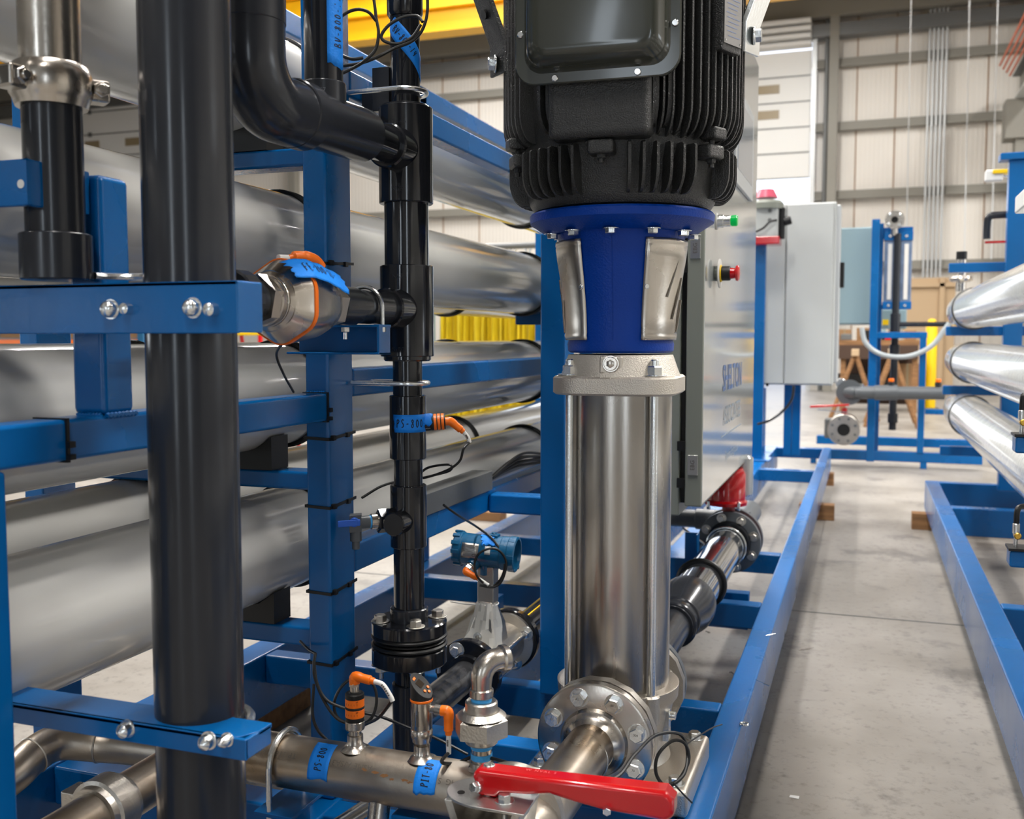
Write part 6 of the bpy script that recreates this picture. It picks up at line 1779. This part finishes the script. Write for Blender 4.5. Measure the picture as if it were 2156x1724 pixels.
MB().rcyl(q + X_*.016, q + X_*.020, .025, .001).build('yellow_ring', 'yellow', es)
MB().rcyl(q + X_*.020, q + X_*.045, .021, .002).build('body', 'black', es)
MB().lathe(q + X_*.045, X_, [(0, 0), (0, .016), (.012, .015), (.016, .022), (.022, .024), (.026, .018), (.028, 0)], 32).build('mushroom', 'red', es)
# lettering on the door
yl0, yl1 = YonX(1522, CX), YonX(1561, CX)
zl = zat(CX, yl0, 800)
_v, _f = text2d('SHELTON', .115, bold=.002); KW = abs(yl1 - yl0)/(max(a for a, b in _v) - min(a for a, b in _v))
m = MB(); pm_ = planemap((CX + .0012, (yl0 + yl1)/2, zl), Y_, Z_)
write(m, 'SHELTON', .115, lambda u, v: pm_(u*KW, v), 0, 0, bold=.002)
m.build('door_lettering', 'decal_blue', door)
m = MB(); write(m, 'ASSOCIATES', .085, lambda u, v: planemap((CX + .0012, (yl0 + yl1)/2, zl - .12), Y_, Z_)(u*KW*.95, v), 0, 0); write(m, 'Systems Integration', .04, lambda u, v: planemap((CX + .0012, (yl0 + yl1)/2, zl - .25), Y_, Z_)(u*KW, v), 0, 0)
m.build('door_lettering', 'label_blue2', door) if mat('label_blue2', (.30, .38, .46), .3) else None
MB().box((CX + .0002, yl0 - .01, zl - .18), (CX + .0008, yl1 + .01, zl - .176)).build('door_rule', 'label_blue2', door)
# operator screen high on the door
a = onC(1560, 120); zs0, zs1 = onC(1572, 432).z, onC(1545, 150).z
ysa, ysb = YonX(1556, CX), YonX(1572, CX)
sc_ = thing('operator_panel', 'framed touch screen high on the cabinet door', 'screen', (CX + .01, (ysa + ysb)/2, zat(CX, ysb, 432)))
ys0, ys1 = YonX(1535, CX), YonX(1572, CX)
zz0, zz1 = zat(CX, ys1, 425), zat(CX, ys1, 245)
MB().box((CX, ys0, zz0), (CX + .012, ys1, zz1)).build('frame', 'galv', sc_, bevel=.003)
MB().box((CX + .011, ys0 + .04, zz0 + .05), (CX + .0135, ys1 - .04, zz1 - .03)).build('display', 'screen', sc_)

# ================================================================== behind the cabinet
def at(px, py, d): return onD(px, py, d)
# post with electric actuator
pb_ = onZ(1594, 968, HB); 
xq, yq2 = pb_.x, pb_.y
fr = thing('support_frame', 'blue posts and plates standing beyond the grey cabinet', 'frame', (xq, yq2, HB))
steel((xq - .04, yq2 - .04, HB), (xq + .04, yq2 + .04, zat(xq, yq2, 505)), 'post', fr)
xq2 = XonY(1606, yq2 + .6)
steel((xq2 - .03, yq2 + .5, .10), (xq2 + .03, yq2 + .6, zat(xq2, yq2 + .6, 815)), 'post', fr)
steel((xq - .12, yq2 - .1, HB), (xq + .1, yq2 + .1, HB + .012), 'foot_plate', fr)
ac = thing('electric_actuator', 'grey electric actuator with a pink cap and red base on the blue post', 'actuator', (xq + .05, yq2 - .05, zat(xq, yq2, 512)))
ya = yq2 - .08
def zA(py): return zat(xq, ya, py)
xa0, xa1 = XonY(1586, ya), XonY(1640, ya)
MB().box((xa0 - .03, ya - .08, zA(506)), (XonY(1634, ya), ya + .1, zA(440))).build('housing', 'panel_white', ac, bevel=.012)
MB().box((xa0 - .03, ya - .09, zA(517)), (XonY(1638, ya), ya + .1, zA(500))).build('base', 'red', ac, bevel=.01)
MB().lathe((XonY(1608, ya), ya, zA(442)), Z_, [(0, 0), (0, .12), (.04, .12), (.06, .10), (.06, 0)], 32).build('top_cover', 'cabinet', ac)
MB().lathe((XonY(1606, ya), ya, zA(418)), Z_, [(0, 0), (0, .085), (.05, .06), (.06, .055), (.06, 0)], 32).build('cap', 'pink', ac) if mat('pink', (.60, .10, .16), .35) else None
MB().rcyl((XonY(1645, ya), ya - .02, zA(470)), (XonY(1660, ya), ya - .02, zA(466)), .03, .004).rcyl((XonY(1641, ya), ya - .02, zA(505)), (XonY(1641, ya), ya - .02, zA(440)), .022, .004).build('solenoid', 'black', ac)
for q_, r_ in ((1617, 447), (1617, 467)): MB().cyl((XonY(q_, ya), ya - .081, zA(r_)), (XonY(q_, ya), ya - .086, zA(r_)), .014, n=16).build('screw', 'grey_metal', ac)
MB().tube(spline([V((xa0, ya - .1, zA(492))), V((XonY(1605, ya), ya - .12, zA(484))), V((XonY(1618, ya), ya - .12, zA(472))), V((XonY(1632, ya), ya - .1, zA(468)))], 8), .008, 8).build('cable', 'cable', ac)
# two pale cabinets
def cabinet_far(pxl, pxr, pyt, pyb, y, depth, lb, m, seam=None):
    x0, x1 = XonY(pxl, y), XonY(pxr, y)
    z0, z1_ = zat(x1, y, pyb), zat(x1, y, pyt)
    t = thing('equipment_cabinet', lb, 'cabinet', ((x0 + x1)/2, y + depth/2, z0))
    MB().box((x0, y + .03, z0), (x1, y + depth, z1_)).build('cabinet_body', m, t, bevel=.01)
    MB().box((x0 + .01, y, z0 + .01), (x1 - .01 if seam is None else XonY(seam, y) - .004, y + .035, z1_ - .01)).build('door', m, t, bevel=.006)
    if seam: MB().box((XonY(seam, y) + .004, y, z0 + .01), (x1 - .02, y + .035, z1_ - .01)).build('door', m, t, bevel=.006)
    return t, x0, x1, z0, z1_
t, x0, x1, z0, z1_ = cabinet_far(1590, 1754, 423, 812, 7.75, .3, 'large pale grey cabinet with a vertical seam beyond the blue post', 'panel_white', 1650)
MB().box((x1 - .015, 7.80, z0 + .02), (x1 + .03, 7.98, z1_ - .02)).build('edge_highlight', 'galv', t, bevel=.01)  # pale strip standing in for the highlight along the cabinet edge
MB().box((x1 + .03, 7.82, zat(x1, 7.8, 605)), (x1 + .06, 7.9, zat(x1, 7.8, 552))).build('latch', 'black', t, bevel=.004)
MB().cyl((XonY(1616, 7.75), 7.751, zat(x1, 7.75, 812)), (XonY(1616, 7.75), 7.74, zat(x1, 7.75, 812)), .012, n=16).build('plug_screw', 'black', t)
MB().box((x0 + .2, 7.95, HB), (x0 + .26, 8.01, z0 + .02)).build('leg', 'blue_steel', t, bevel=.004)
MB().box((x1 - .3, 7.95, HB), (x1 - .24, 8.01, z0 + .02)).build('leg', 'blue_steel', t, bevel=.004)
t, x0, x1, z0, z1_ = cabinet_far(1757, 1848, 476, 683, 9.9, .35, 'smaller blue grey cabinet between the large one and the far blue post', 'panel_blue')
t2_, x0b, x1b, z0b, z1b = cabinet_far(1852, 1906, 650, 692, 10.6, .3, 'small blue grey enclosure seen under the gauge tubes', 'panel_blue')
MB().box((XonY(1855, 10.59), 10.585, zat(x0b, 10.6, 684)), (XonY(1868, 10.59), 10.598, zat(x0b, 10.6, 673))).build('warning_label', 'yellow', t2_)
# ---- far skid frame
fy_ = onZ(1828, 960, .10).y
fr2 = thing('skid_frame', 'far blue skid frame crossing the end of the aisle with a tall post', 'frame', (XonY(1900, fy_), fy_, 0))
def fbox(pxl, pxr, pyt, pyb, y, d, name):
    x0, x1 = XonY(pxl, y), XonY(pxr, y)
    z1_, z0 = zat((x0 + x1)/2, y, pyt), zat((x0 + x1)/2, y, pyb)
    return steel((x0, y, z0), (x1, y + d, z1_), name, fr2)
fbox(1720, 2075, 951, 972, fy_, .08, 'base_rail')
fbox(1722, 2075, 922, 940, fy_ + .9, .08, 'base_rail')
fbox(1828, 1845, 461, 972, fy_ - .02, .10, 'post')
fbox(1843, 1853, 470, 950, fy_ + .12, .08, 'post')
fbox(1935, 1949, 700, 955, fy_ - .01, .08, 'post')
fbox(1845, 1950, 699, 712, fy_ - .012, .08, 'crossbar')
fbox(1943, 1957, 970, 988, fy_, .08, 'foot')
fbox(1710, 1722, 948, 985, fy_ + .1, .08, 'foot')
fbox(1852, 1914, 478, 502, fy_ + .2, .03, 'header_plate')
fbox(1852, 1912, 641, 651, fy_ + .2, .03, 'lower_plate')
fbox(1950, 2010, 862, 873, fy_ + .9, .06, 'crossbar')
MB().box((XonY(1722, fy_ + .05), fy_, .0), (XonY(1735, fy_ + .05), fy_ + .95, .02)).build('shim_plate', 'blue_steel', fr2) if False else None
for k, (a, b, lb) in enumerate(((1855, 1878, 'left clear gauge tube on the far blue plate'), (1888, 1913, 'right clear gauge tube on the far blue plate'))):
    y = fy_ + .16
    x0, x1 = XonY(a, y), XonY(b, y)
    z0, z1_ = zat(x0, y, 640), zat(x0, y, 503)
    t = thing('rotameter', lb, 'flow gauge', ((x0 + x1)/2, y, z0), 'clear gauge tubes on the far frame')
    MB().box((x0, y - .05, z0), (x1, y + .04, z1_)).build('gauge_block', 'gauge_clear', t, bevel=.008) if ('gauge_clear' in M or mat('gauge_clear', (.16, .22, .34), .15, coat=.5, var=.3, vscale=9)) else None
    MB().box((x0 - .005, y - .06, z1_ - .02), (x1 + .005, y + .05, z1_ + .06)).build('end_block', 'blue_steel', t, bevel=.004)
    MB().box((x0 - .005, y - .06, z0 - .05), (x1 + .005, y + .05, z0 + .02)).build('end_block', 'blue_steel', t, bevel=.004)
    for zz in (z1_ + .02, z0 - .015): MB().cyl(((x0 + x1)/2, y - .06, zz), ((x0 + x1)/2, y - .068, zz), .014, n=16).build('screw', 'zinc', t)
    MB().box(((x0 + x1)/2 - .015, y - .055, z0 + .04), ((x0 + x1)/2 + .02, y - .049, z1_ - .05)).build('scale_strip', 'label_white', t)
y = fy_ + .1
x = XonY(1882, y)
t = thing('black_gauge_pipe', 'black vertical pipe between the clear gauge tubes with a side branch', 'pipe', (x, y, zat(x, y, 905)))
MB().cyl((x, y, zat(x, y, 905)), (x, y, zat(x, y, 492)), .032, n=20).build('pipe', 'pvc', t)
MB().rcyl((x, y, zat(x, y, 705)), (x, y, zat(x, y, 660)), .045, .004).build('coupling', 'pvc', t)
MB().cyl((x, y, zat(x, y, 683)), (XonY(2000, y), y, zat(x, y, 683)), .022, n=16).build('branch', 'pvc', t)
for py in (735, 880): MB().rcyl((x, y, zat(x, y, py + 10)), (x, y, zat(x, y, py - 10)), .045, .004).build('union', 'pvc', t)
# steel flange ornament on the top plate
q = V((XonY(1875, y), y, zat(x, y, 463)))
t = thing('pipe_flange', 'small shiny steel flange on top of the far gauge plate', 'flange', q - Z_*.1)
MB().lathe(q, -Y_, [(0, .03), (0, .085), (.03, .085), (.03, .03), (0, .03)], 28).build('flange_plate', 'stainless', t)
MB().cyl(q - Z_*.08, q - Z_*.14, .03).cyl(q + Y_*.01, q + Y_*.1, .035).build('neck', 'stainless', t)
MB().cyl(q - Y_*.001, q + Y_*.02, .032).build('bore', 'black', t)
for k in range(4):
    a = k*pi/2 + .7; qq = q + (X_*cos(a) + Z_*sin(a))*.062 - Y_*.03
    MB().hexa(qq, -Y_, .014, .014).build('flange_bolt', 'zinc', t)
# grey horizontal pipe with steel elbow and valve stack
y = fy_ - .15
def zz(py, px=1790): return zat(XonY(px, y), y, py)
t = thing('grey_pipe_run', 'grey plastic pipe run crossing the far frame at knee height', 'pipe', (XonY(1880, y), y, zz(840)))
MB().cyl((XonY(1800, y), y, zz(826)), (XonY(1990, y), y, zz(826, 1880)), .058, n=28).build('pipe', 'pvc_grey', t)
MB().rcyl((XonY(1842, y), y, zz(826)), (XonY(1891, y), y, zz(826, 1880)), .068, .003).build('coupling', 'pvc_grey', t)
MB().tube(arc((XonY(1800, y), y + .09, zz(826)), -Y_, -X_, .09, 0, pi/2, 10), .06, 24).build('elbow', 'pvc_grey', t)
MB().lathe((XonY(1789, y), y - .02, zz(826)), Y_, [(0, .05), (0, .115), (.03, .115), (.03, .05)], 28).build('flange', 'pvc_grey', t)
for k, px in enumerate((1877, 1976)):
    q = V((XonY(px, y), y, zz(812, 1880)))
    tt = thing('vent_plug', ['orange plug on top of the grey pipe run, left of the frame upright', 'orange plug on top of the grey pipe run, beside the silver vessels'][k], 'plug', q, 'orange plugs on the grey pipe run')
    MB().cyl(q + Z_*.0, q + Z_*.035, .028).build('stem', 'pvc', tt); MB().rcyl(q + Z_*.035, q + Z_*.065, .024, .004).build('cap', 'orange', tt)
y = fy_ - .35
q = V((XonY(1779, y), y, zat(XonY(1779, y), y, 905)))
t = thing('flanged_ball_valve', 'steel flanged ball valve with a red lever at the end of the aisle', 'valve', q - Z_*.14)
MB().lathe(q, Y_, [(0, .055), (0, .135), (.006, .14), (.035, .14), (.035, .08), (.08, .09), (.16, .10), (.24, .09), (.28, .08), (.28, .135), (.31, .135), (.31, .05)], 40).build('valve_body', 'stainless_raw', t)
MB().lathe(q + Y_*.005, Y_, [(0, 0), (0, .055), (.02, .055), (.02, 0)], 32).build('bore', 'black', t)
for k in range(8):
    a = k*pi/4 + .39; MB().cyl(q + (X_*cos(a) + Z_*sin(a))*.105 + Y_*.002, q + (X_*cos(a) + Z_*sin(a))*.105 - Y_*.002, .012, n=14).build('bolt_hole', 'grey_metal', t)
MB().cyl(q + V((.0, .14, .08)), q + V((.0, .14, .19)), .025).build('stem', 'red_dark', t)
MB().obox(q + V((-.13, .14, .205)), (.17, 0, .012), (0, .018, 0), (0, 0, .010)).build('lever', 'red', t, bevel=.004)
MB().obox(q + V((-.1, .10, .16)), (.13, 0, -.01), (0, .008, 0), (0, 0, .004)).build('stop_bar', 'zinc', t)
MB().obox(q + V((-.12, .18, .0)), (.05, 0, 0), (0, .07, 0), (0, 0, .09)).build('gear_box', 'grey_metal', t, bevel=.015)
q2 = q + V((.06, .35, .36))
t = thing('steel_gauge_valve', 'bright steel valve cluster above the flanged ball valve', 'valve', q2 - Z_*.1)
MB().rcyl(q2 - Z_*.1, q2 + Z_*.02, .06, .01).rcyl(q2 + V((-.12, 0, .0)), q2 + V((.10, 0, .0)), .042, .008).build('body', 'chrome', t)
MB().rcyl(q2 + V((-.10, -.04, .04)), q2 + V((-.10, .02, .04)), .05, .006).build('gauge', 'zinc', t)
# grey hose sagging across the far frame
y = fy_ - .05
H = [V((XonY(a, y), y, zat(XonY(a, y), y, b))) for a, b in ((1812, 690), (1820, 720), (1845, 742), (1880, 751), (1920, 748), (1960, 728), (1985, 695), (1996, 680))]
tag(MB().tube(spline(H, 8), .022, 12).build('grey_hose', 'hose'), 'grey hose sagging across the far blue frame', 'hose')
cable([V((XonY(a, 7.2), 7.2, zat(XonY(a, 7.2), 7.2, b))) for a, b in ((1672, 812), (1668, 840), (1650, 865), (1622, 885), (1596, 893))], 'black cable looping under the large pale cabinet', .009, 'pvc')
